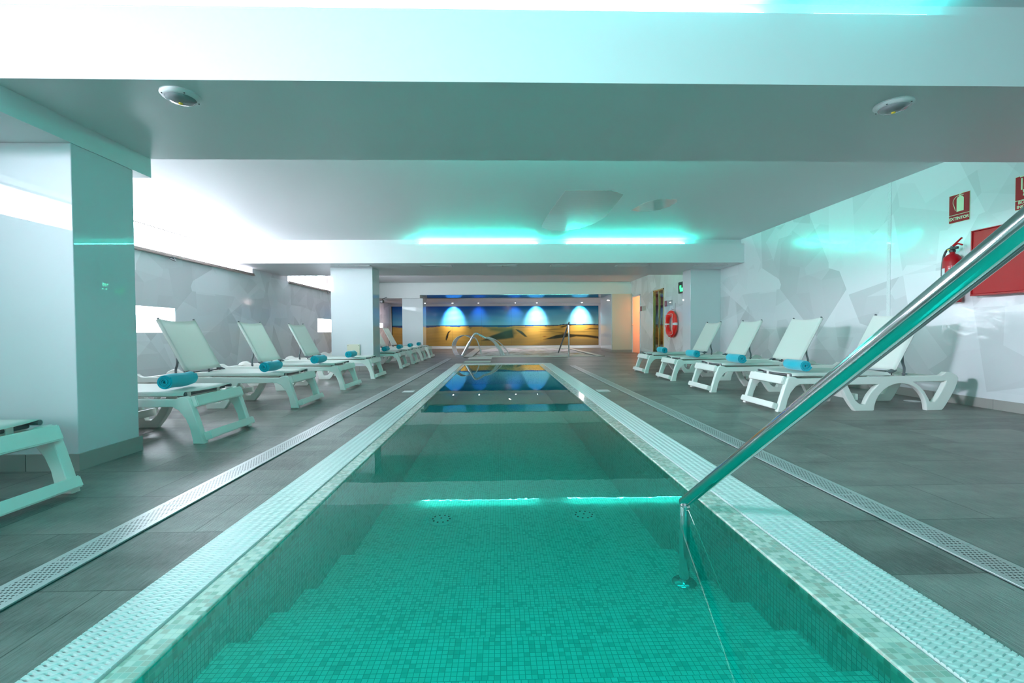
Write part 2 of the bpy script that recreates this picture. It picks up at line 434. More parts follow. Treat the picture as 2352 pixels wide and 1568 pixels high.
def tag(o, label, cat, group=None, kind=None):
    o['label'] = label; o['category'] = cat
    if group: o['group'] = group
    if kind: o['kind'] = kind
    return o
def struct(name, bm, m, label=None, cat=None, smooth=False):
    o = obj(name, bm, m, smooth=smooth); o['kind'] = 'structure'
    o['label'] = label or name.replace('_', ' '); o['category'] = cat or name.split('_')[0]
    return o
def dup_tree(root, loc, rz=None, label=None, group=None, sx=None):
    r = root.copy(); C.objects.link(r); r.location = loc
    if rz is not None: r.rotation_euler = (0, 0, rz)
    if label: r['label'] = label
    if group: r['group'] = group
    for ch in list(root.children):
        c = ch.copy(); C.objects.link(c); c.parent = r
        for g in ch.children:
            d = g.copy(); C.objects.link(d); d.parent = c
    return r
def cells(bm, us, vs, hole, quad):
    for a, b in zip(us[:-1], us[1:]):
        for c, d in zip(vs[:-1], vs[1:]):
            if not hole((a+b)/2, (c+d)/2): quad(a, b, c, d)

# ---------------------------------------------------------------- room shell
XL, XR, YB, YF, ZC = -5.0, 4.7, -4.2, 21.0, 2.53
GXL0, GXL1, CXL = -1.075, -.895, -.82       # overflow grate outer/inner, coping edge (left)
GXR1, GXR0, CXR = 1.005, 1.215, .905
PY0, PY1 = .45, 10.62                        # lap pool inner ends (water)
GY1 = 10.98
SX0, SX1, SY0, SY1 = -1.12, 3.17, 13.72, 20.4  # spa outer
bm = B()
xs = sorted([XL-.4, GXL0, GXR0, SX0, SX1, XR+.9]); ys = sorted([YB, PY0, GY1, SY0, SY1, YF+.1])
def fhole(x, y): return (GXL0 < x < GXR0 and PY0 < y < GY1) or (SX0 < x < SX1 and SY0 < y < SY1)
def q(a, b, c, d): bm.faces.new([bm.verts.new(p) for p in ((a, c, 0), (b, c, 0), (b, d, 0), (a, d, 0))])
cells(bm, xs, ys, fhole, q)
bmesh.ops.remove_doubles(bm, verts=bm.verts, dist=1e-5)
struct('floor', bm, M_floor, 'taupe wood-look porcelain deck around the pools', 'floor')

bm = B(); bx(bm, XL, XR+.1, 2.30, 16.4, ZC, ZC+.15); bx(bm, XL, XR+.1, 17.8, YF+.1, 2.06, 2.2); bx(bm, XL, XR+.1, YB-.1, 2.30, 2.40, 2.55)
struct('ceiling', bm, M_ceil, 'smooth white painted ceiling')

# left wall with window openings
bm = B()
holes = WINS+LOWS
yb = sorted({YB, YF}|{h[0] for h in holes}|{h[1] for h in holes}); zb = sorted({0, 2.6}|{h[2] for h in holes}|{h[3] for h in holes})
cells(bm, yb, zb, lambda y, z: any(h[0] < y < h[1] and h[2] < z < h[3] for h in holes), lambda a, b, c, d: bx(bm, XL-.35, XL, a, b, c, d))
bmesh.ops.remove_doubles(bm, verts=bm.verts, dist=1e-5)
# drop faces shared by two cells
from collections import defaultdict
dd = defaultdict(list)
for f in bm.faces: dd[frozenset(v.index if v.index >= 0 else id(v) for v in f.verts)].append(f)
bm.verts.index_update(); dd = defaultdict(list)
for f in bm.faces: dd[frozenset(v.index for v in f.verts)].append(f)
bmesh.ops.delete(bm, geom=[f for L in dd.values() if len(L) > 1 for f in L], context='FACES')
struct('wall_left', bm, M_wallL, 'grey low-poly patterned wall with high slot windows')

# right wall with two door openings
DOORS = [(12.95, 13.85, 0, 1.99), (15.15, 16.08, 0, 1.99)]
bm = B(); yb = sorted({YB, YF}|{h[0] for h in DOORS}|{h[1] for h in DOORS})
cells(bm, yb, [0, 1.99, 2.6], lambda y, z: any(h[0] < y < h[1] and z < 1.99 for h in DOORS), lambda a, b, c, d: bx(bm, XR, XR+.12, a, b, c, d))
struct('wall_right', bm, M_wallR, 'white low-poly patterned vinyl wall')
bm = B(); bx(bm, XL-.4, XR+.9, YF, YF+.1, 0, 2.6); struct('wall_far', bm, M_beam, 'white far wall behind the dune mural')
bm = B(); cells(bm, [XL-.4, REAR[0], REAR[1], XR+.2], [0, REAR[2], REAR[3], 2.6], lambda x, z: REAR[0] < x < REAR[1] and REAR[2] < z < REAR[3], lambda a, b, c, d: bx(bm, a, b, YB-.1, YB, c, d))
struct('wall_near', bm, M_beam, 'white wall behind the camera')

# baseboards
bm = B()
for (a, b) in ((YB, 12.95), (13.85, 15.15)):
    y = a
    while y < b:
        e = min(b, y+.6); bx(bm, XR-.012, XR, y+.0015, e-.0015, 0, .095, .002); y = e
struct('baseboard_right', bm, M_skirt, 'taupe tile skirting along the right wall')
bm = B(); y = YB
while y < YF: e = min(YF, y+.6); bx(bm, XL, XL+.012, y+.0015, e-.0015, 0, .095, .002); y = e
struct('baseboard_left', bm, M_skirt, 'taupe tile skirting along the left wall')
bm = B(); bx(bm, XL, XR, YF-.02, YF, 0, .12); struct('baseboard_far', bm, M_white, 'white skirting under the dune mural')

# beams
bm = B(); bx(bm, XL, XR, 2.205, 3.20, 1.962, 2.305); bx(bm, XL, XR, 2.28, 3.20, 2.30, ZC); bx(bm, -1.2, 4.69, 3.20, 3.29, 2.29, 2.306)
struct('beam_near', bm, M_soffit, 'wide white beam across the room over the near steps', 'beam')
bm = B(); bx(bm, XL, -2.38, 2.21, 3.20, 1.835, 1.965)
struct('beam_left_pad', bm, M_soffit, 'short lower beam block resting on the near pillar', 'beam')
bm = B(); bx(bm, XL, XR, 8.66, 10.56, 2.07, 2.43); bx(bm, XL, XR, 8.78, 10.56, 2.42, ZC); bx(bm, 0, 4.69, 10.56, 10.69, 2.39, 2.41)
struct('beam_middle', bm, M_beam, 'white beam with light cove across the middle of the room', 'beam')
bm = B(); bx(bm, XL, -2.83, 16.2, 17.8, 1.97, 2.47); bx(bm, -2.83, XR, 16.2, 17.8, 2.085, 2.47); bx(bm, XL, XR, 16.32, 17.8, 2.46, ZC)
struct('beam_far', bm, M_beam, 'white beam in front of the dune mural', 'beam')
bm = B(); bx(bm, -2.78, 4.6, 16.23, 17.8, 2.075, 2.086)
struct('trim_1', bm, M_glossdark, 'dark mirror-like soffit panel under the far beam', 'trim')

def pillar(name, x0, x1, y0, y1, zt, label, m=M_clad):
    bm = B(); bx(bm, x0, x1, y0, y1, 0, zt, .004)
    o = struct(name, bm, m, label, 'pillar')
    bm = B(); bx(bm, x0-.012, x1+.014, y0-.014, y1+.012, 0, .095)
    s = obj('skirting', bm, M_skirt, o)
    bm = B()
    for k in range(1, int((x1-x0)/.28)+1):
        bx(bm, x1-k*.28-.0015, x1-k*.28+.0015, y0-.0155, y0-.013, 0, .095)
    obj('skirting_joint', bm, M_skirt_gr, s)
    return o
pillar('pillar', -3.26, -2.385, 2.62, 3.05, 1.835, 'wide glossy white pillar nearest on the left')
pillar('pillar', -3.376, -2.546, 9.19, 9.70, 2.07, 'white pillar behind the fifth lounger on the left')
pillar('pillar', -3.48, -2.745, 16.3, 16.95, 1.97, 'white pillar beside the dune mural')
pillar('pillar', 4.055, XR, 9.6, 10.02, 2.07, 'white pillar against the right wall')
bm = B(); bx(bm, 3.99, XR, 16.1, 17.9, .1, 2.085)
o = struct('wall_partition', bm, M_beige, 'beige laminate partition beside the frosted door', 'wall')
bm = B(); bx(bm, 3.985, XR+.005, 16.085, 16.1, 0, .1); bx(bm, 3.985, 3.99, 16.1, 17.9, 0, .1); obj('skirting', bm, M_skirt, o)
bm = B(); bx(bm, 3.97, 3.989, 16.12, 17.9, .1, 2.08); obj('glass_panel', bm, M_clad, o)

# glossy ceiling patches whose darker colour stands in for LED reflection
bm = B()
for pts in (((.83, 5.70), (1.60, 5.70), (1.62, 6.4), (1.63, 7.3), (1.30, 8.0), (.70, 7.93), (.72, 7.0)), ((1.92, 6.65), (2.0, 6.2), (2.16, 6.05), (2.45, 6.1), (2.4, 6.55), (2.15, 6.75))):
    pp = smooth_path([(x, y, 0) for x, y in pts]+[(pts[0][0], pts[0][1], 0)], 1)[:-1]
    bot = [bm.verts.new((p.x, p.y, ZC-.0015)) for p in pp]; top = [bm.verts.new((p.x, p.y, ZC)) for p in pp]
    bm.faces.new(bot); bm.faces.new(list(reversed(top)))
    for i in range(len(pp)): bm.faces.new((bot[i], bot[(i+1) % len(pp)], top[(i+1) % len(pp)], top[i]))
M_patch = add_noise_bump(mat('led_reflection_paint', (.70, .74, .74), .14, spec=.8, coat=.6), 6, .12, .02, 5, (1, 6, 1))
struct('trim_2', bm, M_patch, 'two glossy ceiling paint patches standing in for LED reflections', 'trim')
# seam strip on the right wall vinyl
M_seam = add_noise_bump(mat('clear_wall_tape', (.80, .82, .83), .06, coat=1), 50, .9, .01, 4)
bm = B(); bx(bm, XR-.004, XR, 5.37, 5.42, .1, ZC); struct('trim_3', bm, M_seam, 'crinkled clear tape over a vertical wall seam', 'trim')

# ---------------------------------------------------------------- windows
def window(i, y0, y1, z0, z1, rail=True, handle=None):
    bm = B()
    t = .045
    x0, x1 = XL-.27, XL-.22
    zt = min(z1, 2.40); bx(bm, x0, x0+.012, y0, y1, zt-.014, zt); bx(bm, x0, x1, y0, y1, z0, z0+t)
    bx(bm, x0, x1, y1-.03, y1, z0, z1); bx(bm, x0, x1, y0, y0+.03, z0, z1)
    o = obj('window_%d' % i, bm, M_winframe); tag(o, 'slot window %d high in the left wall' % i, 'window', kind='structure')
    bm = B(); bx(bm, x0+.02, x0+.026, y0+.03, y1-.03, z0+t, z1); obj('pane', bm, M_glass, o)
    if rail:
        bm = B(); bx(bm, XL-.02, XL+.045, y0+.02, y1, z0-.03, z0+.012, .008); bx(bm, XL+.0, XL+.06, y0+.02, y1, z0-.036, z0-.03)
        r = obj('bottom_rail', bm, mat('aluminium_rail_%d' % i, (.42, .33, .30), .25, metal=.5), o)
        if handle:
            bm = B(); bx(bm, XL+.05, XL+.075, handle-.05, handle+.05, z0-.05, z0-.03, .004)
            tube(bm, round_corner([(XL+.06, handle, z0-.04), (XL+.09, handle, z0-.09), (XL+.12, handle-.16, z0-.085)], .02), .011, 8)
            obj('handle', bm, M_tube, r)
    return o
window(1, *WINS[0]); window(2, *WINS[1], handle=7.05); window(3, *WINS[2], handle=13.2)
for i, w in enumerate(LOWS):
    bm = B(); y0, y1, z0, z1 = w
    for a in ((y0, y0+.012, z0, z1), (y1-.012, y1, z0, z1), (y0, y1, z0, z0+.012), (y0, y1, z1-.012, z1)):
        bx(bm, XL-.03, XL-.005, *a)
    o = obj('window_%d' % (4+i), bm, M_white); tag(o, 'low bright window %d in the left wall behind the loungers' % (4+i), 'window', kind='structure')
    bm = B(); bx(bm, XL-.02, XL-.014, y0+.012, y1-.012, z0+.012, z1-.012); obj('pane', bm, M_glass, o)

bm = B()  # frame of the added rear window
for k in range(5): x = REAR[0]+(REAR[1]-REAR[0]-.05)*k/4; bx(bm, x, x+.05, YB-.08, YB-.02, REAR[2], REAR[3])
bx(bm, REAR[0], REAR[1], YB-.08, YB-.02, REAR[2], REAR[2]+.05); bx(bm, REAR[0], REAR[1], YB-.08, YB-.02, REAR[3]-.05, REAR[3])
o = obj('window_7', bm, M_winframe); tag(o, 'window added in the unseen wall behind the camera', 'window', kind='structure')
bm = B(); bx(bm, REAR[0], REAR[1], YB-.055, YB-.05, REAR[2], REAR[3]); obj('pane', bm, M_glass, o)

# palm outside the near window, seen mirrored in the pillar cladding
t = thing('palm_tree', 'palm outside the near slot window, seen mirrored in the near pillar', 'palm tree', (-6.65, -1.3, 0))
for k, (dx, dy, r) in enumerate(((0, 0, .13), (.1, .3, .10), (-.1, .55, .12), (.05, -.32, .11), (-.05, .85, .06))):
    bm = B(); tube(bm, [(dx, dy, .0), (dx+.02, dy, 1.2), (dx, dy+.02, 2.25)], r, 14, rs=[r*1.1, r, r*.9]); obj('trunk', bm, M_trunk, t, True)
for k in range(26):
    a = random.uniform(0, 2*PI); b0 = random.choice(((0, 0), (.1, .3), (-.1, .55), (.05, -.32))); L = random.uniform(.4, .8)
    d = Vector((math.cos(a), math.sin(a), 0)); s = Vector((-d.y, d.x, 0))
    vs = []; N = 9
    for i in range(N):
        u = i/(N-1); p = Vector((b0[0], b0[1], 2.15))+d*L*u+Vector((0, 0, .45*u-1.0*u*u*L)); w = .045*math.sin(PI*min(1, u*.9+.1))+.004
        vs += [p+s*w, p-s*w, p+Vector((0, 0, .012))]
    fs = []
    for i in range(N-1):
        a0 = i*3; fs += [(a0, a0+3, a0+5, a0+2), (a0+2, a0+5, a0+4, a0+1), (a0+1, a0+4, a0+3, a0)]
    pydata('frond', [tuple(v) for v in vs], fs, M_leaf, t)
# ---------------------------------------------------------------- lap pool
STEPS = [(1.085, -.075), (1.36, -.155), (1.62, -.225), (1.90, -.30), (2.33, -.37), (10.64, -.46)]
bm = B()
def quad(*p): bm.faces.new([bm.verts.new(x) for x in p])
yp = PY0; zp = -.02
for (ye, z) in STEPS:
    quad((CXL, yp, zp), (CXR, yp, zp), (CXR, yp, z), (CXL, yp, z)) if z != zp else None
    quad((CXL, yp, z), (CXR, yp, z), (CXR, ye, z), (CXL, ye, z)); zp = z; yp = ye
Z = STEPS[-1][1]
# the walls follow the steps
for X in (CXL, CXR):
    yp = PY0
    for (ye, z) in STEPS:
        quad((X, yp, -.045), (X, ye, -.045), (X, ye, z), (X, yp, z)); yp = ye
quad((CXL, PY1, -.045), (CXR, PY1, -.045), (CXR, PY1, Z), (CXL, PY1, Z))
struct('pool_basin', bm, M_mosaic, 'glass mosaic basin of the narrow lap pool with descending steps', 'pool')
bm = B()
bx(bm, GXL1, CXL, PY0, PY1+.08, -.05, .0, .004); bx(bm, CXR, GXR1, PY0, PY1+.08, -.05, .0, .004); bx(bm, CXL, CXR, PY1, PY1+.08, -.05, 0, .004)
struct('trim_4', bm, M_mosaic_cop, 'narrow mosaic coping between the water and the overflow grate', 'coping')
bm = B(); bx(bm, GXL0, GXL1, PY0, GY1, -.14, -.12); bx(bm, GXR1, GXR0, PY0, GY1, -.14, -.12); bx(bm, GXL1, GXR1, PY1+.08, GY1, -.14, -.12)
for x in (GXL0, GXR0): bx(bm, x-.001, x+.001, PY0, GY1, -.08, 0)
bx(bm, GXL0, GXR0, GY1-.001, GY1+.001, -.08, 0)
struct('trim_5', bm, M_dark, 'dark gutter channel under the overflow grate', 'gutter')

# water surface
bm = B(); v = [bm.verts.new(p) for p in ((CXL, PY0, -.008), (CXR, PY0, -.008), (CXR, PY1, -.008), (CXL, PY1, -.008))]; bm.faces.new(v)
tag(obj('pool_water', bm, M_water), 'still teal water filling the narrow lap pool', 'water')

# overflow grates: rows of wavy bars
def grate(x0, x1, y0, y1, label):
    p = .0150; nb = int((y1-y0)/p); waves = max(1, round((x1-x0)/.036)); n = waves*8+1
    u = np.linspace(0, 1, n); X = x0+u*(x1-x0); s = np.sin(u*waves*2*PI); s2 = np.sin(u*waves*2*PI+1.0)
    zc = .004*np.ones(n)
    vs = []; fs = []
    hw = .0064; A = .0030
    for k in range(nb):
        yc = y0+(k+.5)*p
        e0 = yc-hw+A*s; e1 = yc+hw+A*s2
        b0 = len(vs)
        rows = [(e0+.003, -.03), (e0, .001), (e0+.0025, .005), (e1-.0025, .005), (e1, .001), (e1-.003, -.03)]
        for (yy, z) in rows:
            vs += list(zip(X.tolist(), yy.tolist(), [z]*n))
        for r in range(5):
            for i in range(n-1):
                a = b0+r*n+i; fs.append((a, a+1, a+n+1, a+n))
        for c in (0, n-1):
            fs.append(tuple(b0+r*n+c for r in range(6)))
    o = pydata('overflow_grate', vs, fs, M_grate)
    return tag(o, label, 'grate', 'white overflow grates around the lap pool')
M_grate = mat('white_grate_plastic', (.70, .75, .74), .3, spec=.5)
grate(GXL0+.003, GXL1-.004, PY0, GY1, 'white wavy overflow grate along the left edge of the lap pool')
grate(GXR1+.004, GXR0-.003, PY0, GY1, 'white wavy overflow grate along the right edge of the lap pool')
# the end one: bars run lengthwise
o = grate(PY1+.09, GY1-.01, GXL1, GXR1, 'white overflow grate across the far end of the lap pool')
o.data.transform(Matrix(((0, 1, 0, 0), (1, 0, 0, 0), (0, 0, 1, 0), (0, 0, 0, 1)))); o.data.flip_normals()

# drain channels in .5 m covers
def cover():
    bm = B(); w = .064
    bx(bm, -w, w, -.249, .249, -.002, .004, .001)
    o = obj('drain_cover', bm, M_perf)
    return o
proto = cover()
def drain_row(x, y0, n, label, group, first=None):
    for k in range(n):
        o = proto if (first and k == 0) else proto.copy()
        if o is not proto: C.objects.link(o)
        o.location = (x, y0+.25+.5*k, .003)
        tag(o, label, 'drain cover', group)
drain_row(-1.458, .55, 25, 'perforated steel drain cover in the row left of the lap pool', 'drain covers left of the lap pool', True)
drain_row(1.60, .55, 19, 'perforated steel drain cover in the row right of the lap pool', 'drain covers right of the lap pool')
bm = B()
for x, n in ((-1.458, 25), (1.60, 19)): bx(bm, x-.069, x+.069, .55, .55+.5*n, .0005, .0015)
struct('trim_6', bm, M_dark, 'dark gap lines around the drain channel covers', 'drain channel')

# jets on the pool floor
def jet(x, y, label):
    t = thing('floor_jet', label, 'pool fitting', (x, y, -.46), group='floor jets in the lap pool')
    bm = B(); lathe(bm, [(0, .0), (.075, .0), (.078, .006), (.07, .014), (.045, .018), (0, .02)], 28); obj('flange', bm, M_white, t, True)
    for k in range(11):
        a = 2*PI*k/10; r_ = .055 if k < 10 else 0
        bm = B(); lathe(bm, [(0, 0), (.006, 0), (.006, .003), (0, .003)], 8, Matrix.Translation((r_*math.cos(a), r_*math.sin(a), .016 if k < 10 else .0205))); obj('vent_hole', bm, M_dark, t)
    return t
jet(-.39, 2.94, 'round white floor jet on the left under the pool water'); jet(.545, 2.97, 'round white floor jet on the right under the pool water')

# foreground handrail
t = thing('pool_handrail', 'polished steel handrail slanting up from the pool steps in the foreground', 'handrail', (0, 0, 0))
bm = B(); tube(bm, [(.772, 1.885, -.29), (.775, 1.885, .028)], .0205, 20); lathe(bm, [(0, 0), (.0205, 0), (.019, .012), (0, .018)], 20, Matrix.Translation((.775, 1.885, .022)))
obj('post', bm, M_steel, t, True)
bm = B(); d = Vector((.77, .652, .92))-Vector((.78, 1.90, .045)); p0 = Vector((.78, 1.905, .038)); tube(bm, [p0, p0+d*.5, p0+d*1.0, p0+d*1.12], .0225, 32); obj('rail', bm, M_steel, t, True)
bm = B(); lathe(bm, [(0, 0), (.048, 0), (.05, .006), (.045, .012), (.025, .016), (.0205, .022)], 28, Matrix.Translation((.772, 1.885, -.30))); obj('base_flange', bm, M_steel, t, True)
bm = B(); tube(bm, smooth_path([(.782, 1.87, .02), (.755, 1.6, -.075), (.68, 1.3, -.085), (.60, 1.05, -.07)], 2), .0016, 6)
tag(obj('cord', bm, M_rope), 'thin pale cord trailing from the foot of the foreground handrail', 'cord')

# ---------------------------------------------------------------- sun lounger
def arc(cx, cy, r0_, r1_, a0, a1, n=14):
    return [(cx+r0_*math.cos(math.radians(a0+(a1-a0)*i/n)), cy+r1_*math.sin(math.radians(a0+(a1-a0)*i/n))) for i in range(n+1)]
def side_frame():
    outer = [(.0, .0), (.075, .0), (.078, .03), (.095, .11), (.125, .18), (.17, .235), (.21, .258), (.60, .258), (.622, .20), (.66, .12), (.705, .05), (.745, 0), (.765, 0), (.915, 0)]
    outer += arc(1.18, 0, .255, .258, 178, 2, 18)
    outer += [(1.437, 0), (1.58, 0), (1.60, .02), (1.65, .10), (1.70, .19), (1.735, .28), (1.735, .31), (1.715, .335), (1.67, .358), (1.615, .362), (1.595, .345), (1.57, .33),
              (.19, .312), (.165, .325), (.13, .33), (.10, .315), (.065, .22), (.03, .11)]
    h1 = [(.665, .25), (.70, .18), (.745, .10), (.79, .062), (.835, .062), (.85, .10), (.875, .15), (.915, .20), (.965, .25)]
    h2 = [(1.30, .272), (1.36, .235), (1.41, .18), (1.445, .12), (1.465, .08), (1.51, .08), (1.545, .13), (1.58, .19), (1.61, .25), (1.622, .278)]
    bm = profile_mesh(outer, [h1, h2], .052, .006)
    bmesh.ops.transform(bm, matrix=Matrix(((1, 0, 0, 0), (0, 0, -1, 0), (0, 1, 0, 0), (0, 0, 0, 1))), verts=bm.verts)
    return bm
def crossbar(p0, p1, w, hgt, y0, y1, bev=.006):
    """bar whose cross-section runs along p0->p1 in the XZ plane"""
    bm = B()
    d = (Vector((p1[0], 0, p1[1]))-Vector((p0[0], 0, p0[1]))).normalized(); nrm = Vector((-d.z, 0, d.x))
    L = (Vector((p1[0], 0, p1[1]))-Vector((p0[0], 0, p0[1]))).length
    vs = []
    for y in (y0, y1):
        for (a, b) in ((0, 0), (L, 0), (L, w), (0, w)):
            pp = Vector((p0[0], y, p0[1]))+d*a-nrm*b*-1*(-1); vs.append(bm.verts.new(pp))
    for f in ((0, 1, 2, 3), (7, 6, 5, 4), (0, 4, 5, 1), (1, 5, 6, 2), (2, 6, 7, 3), (3, 7, 4, 0)): bm.faces.new([vs[i] for i in f])
    bmesh.ops.bevel(bm, geom=list(bm.edges), offset=bev, segments=2, affect='EDGES')
    return bm
HW = .285
SLY = [-.287, -.2865, -.276, -.265, -.2, -.12, 0, .12, .2, .265, .276, .2865, .287]
SLZ = [-.028, -.012, -.001, .0, -.006, -.010, -.012, -.010, -.006, 0, -.001, -.012, -.028]
def sling(pts, y0, y1, sag, name_m, thick=.004):
    """sheet following pts (s,z) between two tubes, sagging a little"""
    n = len(pts); m = len(SLY); vs = []; fs = []
    for side in (0, 1):
        for (s, z) in pts:
            for j in range(m): vs.append((s, SLY[j]*(1 if abs(SLY[j]) < .27 else 1-side*.012), z+SLZ[j]-side*thick))
    for side in (0, 1):
        o = side*n*m
        for i in range(n-1):
            for j in range(m-1):
                a = o+i*m+j; f = (a, a+1, a+m+1, a+m); fs.append(f if side else f[::-1])
    N = n*m
    for i in range(n-1):
        for j in (0, m-1): a = i*m+j; fs.append((a, a+m, a+m+N, a+N))
    for j in range(m-1):
        for i in (0, n-1): a = i*m+j; fs.append((a, a+1, a+1+N, a+N))
    return vs, fs
def make_lounger():
    t = thing('sun_lounger', 'x', 'sun lounger')
    for s in (-1, 1):
        bm = side_frame(); bmesh.ops.transform(bm, matrix=Matrix.Translation((0, s*HW, 0)), verts=bm.verts)
        obj('side_frame', bm, M_plastic, t, True)
    obj('front_crossbar', crossbar((.092, .245), (.118, .318), -.05, 0, -HW, HW), M_plastic, t, True)
    obj('foot_crossbar', crossbar((.004, .016), (.024, .07), -.05, 0, -HW, HW), M_plastic, t, True)
    for a in ((.76, .79, -HW, HW, .10, .16), (1.66, 1.71, -HW, HW, .25, .31), (1.05, 1.09, -HW, HW, .262, .30)):
        bm = B(); bx(bm, *a, .006); obj('crossbar', bm, M_plastic, t, True)
    for s in (-1, 1):
        bm = B(); tube(bm, [(.145, s*.268, .345), (1.12, s*.268, .345)], .0125, 10); obj('seat_tube', bm, M_tube, t, True)
    for x in (.20, 1.10):
        bm = B(); tube(bm, [(x, -.262, .33), (x, .262, .33)], .011, 10); obj('cross_tube', bm, M_tube, t, True)
    for s in (-1, 1):
        bm = B(); bx(bm, .185, .215, s*.17-.018, s*.17+.018, .31, .345, .004); obj('clip', bm, M_plastic, t)
        bm = B(); bx(bm, .88, .90, s*.268-.012, s*.268+.012, .305, .335, .003); obj('clip', bm, M_plastic, t)
    pts = [(.15+(1.10-.15)*i/10, .3615) for i in range(11)]
    vs, fs = sling(pts, -.284, .284, .012, None); obj_ = pydata('seat_sling', vs, fs, M_sling, t, True)
    ang = math.radians(62.5); h0 = Vector((1.125, 0, .365)); dv = Vector((math.cos(ang), 0, math.sin(ang))); L = .635
    bm = B()
    tube(bm, [h0+dv*L+Vector((0, -.268, 0)), h0+Vector((0, -.268, 0)), h0+Vector((0, .268, 0)), h0+dv*L+Vector((0, .268, 0))], .0115, 10)
    obj('backrest_tube', bm, M_tube, t, True)
    pts = [((h0+dv*(.02+(L-.04)*i/10)+Vector((-.012, 0, .004))).x, (h0+dv*(.02+(L-.04)*i/10)+Vector((-.012, 0, .004))).z-(.0)) for i in range(11)]
    # backrest sling sags along its normal: build flat, then tilt
    m = len(SLY); vs = []; fs = []; n = 11
    nv = Vector((-math.sin(ang), 0, math.cos(ang)))
    for side in (0, 1):
        for i in range(n):
            for j in range(m):
                v = (SLY[j]+.287)/.574; top = .02*math.sin(PI*v)*max(0, (i-8)/2)
                p = h0+dv*(.02+(L-.035)*i/(n-1)-top)+nv*(.0145+SLZ[j]-side*.004); vs.append((p.x, SLY[j], p.z))
    for side in (0, 1):
        o_ = side*n*m
        for i in range(n-1):
            for j in range(m-1):
                a = o_+i*m+j; f = (a, a+1, a+m+1, a+m); fs.append(f if side else f[::-1])
    N = n*m
    for i in range(n-1):
        for j in (0, m-1): a = i*m+j; fs.append((a, a+m, a+m+N, a+N))
    for j in range(m-1):
        for i in (0, n-1): a = i*m+j; fs.append((a, a+1, a+1+N, a+N))
    pydata('backrest_sling', vs, fs, M_sling, t, True)
    for s in (-1, 1):
        a = h0+dv*.22+Vector((.006, s*.262, -.004))
        bm = B(); tube(bm, smooth_path([a, a+Vector((.0, 0, -.10)), a+Vector((.025, 0, -.16)), (a.x+.012, s*.262, .325)], 2), .011, 8); obj('support_strut', bm, M_tube, t, True)
        bm = B(); tube(bm, [(a.x+.01, s*.255, .345), (a.x+.01, s*.30, .345)], .008, 8); obj('strut_peg', bm, M_tube, t, True)
        bm = B(); tube(bm, [h0+Vector((-.04, s*.268, -.012)), h0+Vector((.03, s*.268, .02))], .02, 10); obj('hinge', bm, M_tube, t, True)
    return t
proto = make_lounger()
LL = [(1.97, 'leftmost white sun lounger, cut off by the photo edge in front of the near pillar'),
      (3.52, 'white sun lounger half hidden behind the near pillar, largest towel on its seat'),
      (5.0, 'white sun lounger raised in front of the low bright window on the left'),
      (6.43, 'third white sun lounger from the near pillar in the left row'),
      (7.87, 'white sun lounger just before the middle left pillar'),
      (10.0, 'white sun lounger right behind the middle left pillar'),
      (11.3, 'second white sun lounger beyond the middle left pillar'),
      (12.6, 'third white sun lounger beyond the middle left pillar'),
      (13.9, 'farthest white sun lounger of the left row, by the mural pillar')]
RR = [(4.50, 'nearest white sun lounger of the right row, crossed by the steel handrail'),
      (5.86, 'second white sun lounger of the right row'),
      (7.16, 'third white sun lounger of the right row'),
      (8.45, 'farthest white sun lounger of the right row, before the life ring')]
GL, GR = 'white sun loungers along the left wall', 'white sun loungers along the right wall'
for i, (y, lab) in enumerate(LL):
    if i == 0: o = proto; o.location = (-2.07, y, 0); o.rotation_euler = (0, 0, PI); o['label'] = lab; o['group'] = GL
    else: dup_tree(proto, (-2.07, y, 0), PI, lab, GL)
for (y, lab) in RR: dup_tree(proto, (2.60, y, 0), 0, lab, GR)

# rolled towels
def make_towel():
    n = 150; turns = 4.2; th_ = .0095; pts = []
    for i in range(n):
        a = i/(n-1)*turns*2*PI; r = .008+(.052-.008)*i/(n-1); pts.append((r*math.cos(a), r*math.sin(a), r))
    vs = []; fs = []; L = .17; m = 7
    for j in range(m):
        y = -L+2*L*j/(m-1); bul = 1+.05*math.sin(PI*j/(m-1)); dz = .006*math.sin(j*1.1)
        for i, (x, z, r) in enumerate(pts):
            e = (.004*math.sin(i*.11) if j in (0, m-1) else 0)
            k = (r-th_*.48)/r; k2 = (r+th_*.40)/r
            vs.append((x*k*bul, y+e, z*k*bul+dz)); vs.append((x*k2*bul, y+e, z*k2*bul+dz))
    R = 2*n
    for j in range(m-1):
        for i in range(n-1):
            a = j*R+2*i; fs.append((a, a+2, a+2+R, a+R)); fs.append((a+1, a+1+R, a+3+R, a+3))
        a = j*R; fs.append((a, a+R, a+R+1, a+1)); a = j*R+2*(n-1); fs.append((a, a+1, a+R+1, a+R))
    for j in (0, m-1):
        for i in range(n-1):
            a = j*R+2*i; fs.append((a, a+1, a+3, a+2))
    me = bpy.data.meshes.new('rolled_towel'); me.from_pydata(vs, [], fs); me.update()
    bm = bmesh.new(); bm.from_mesh(me); bmesh.ops.recalc_face_normals(bm, faces=bm.faces); bm.to_mesh(me); bm.free()
    me.materials.append(M_towel)
    for p in me.polygons: p.use_smooth = True
    me.set_sharp_from_angle(angle=math.radians(50))
    o = bpy.data.objects.new('rolled_towel', me); C.objects.link(o)
    return o
tw = make_towel()
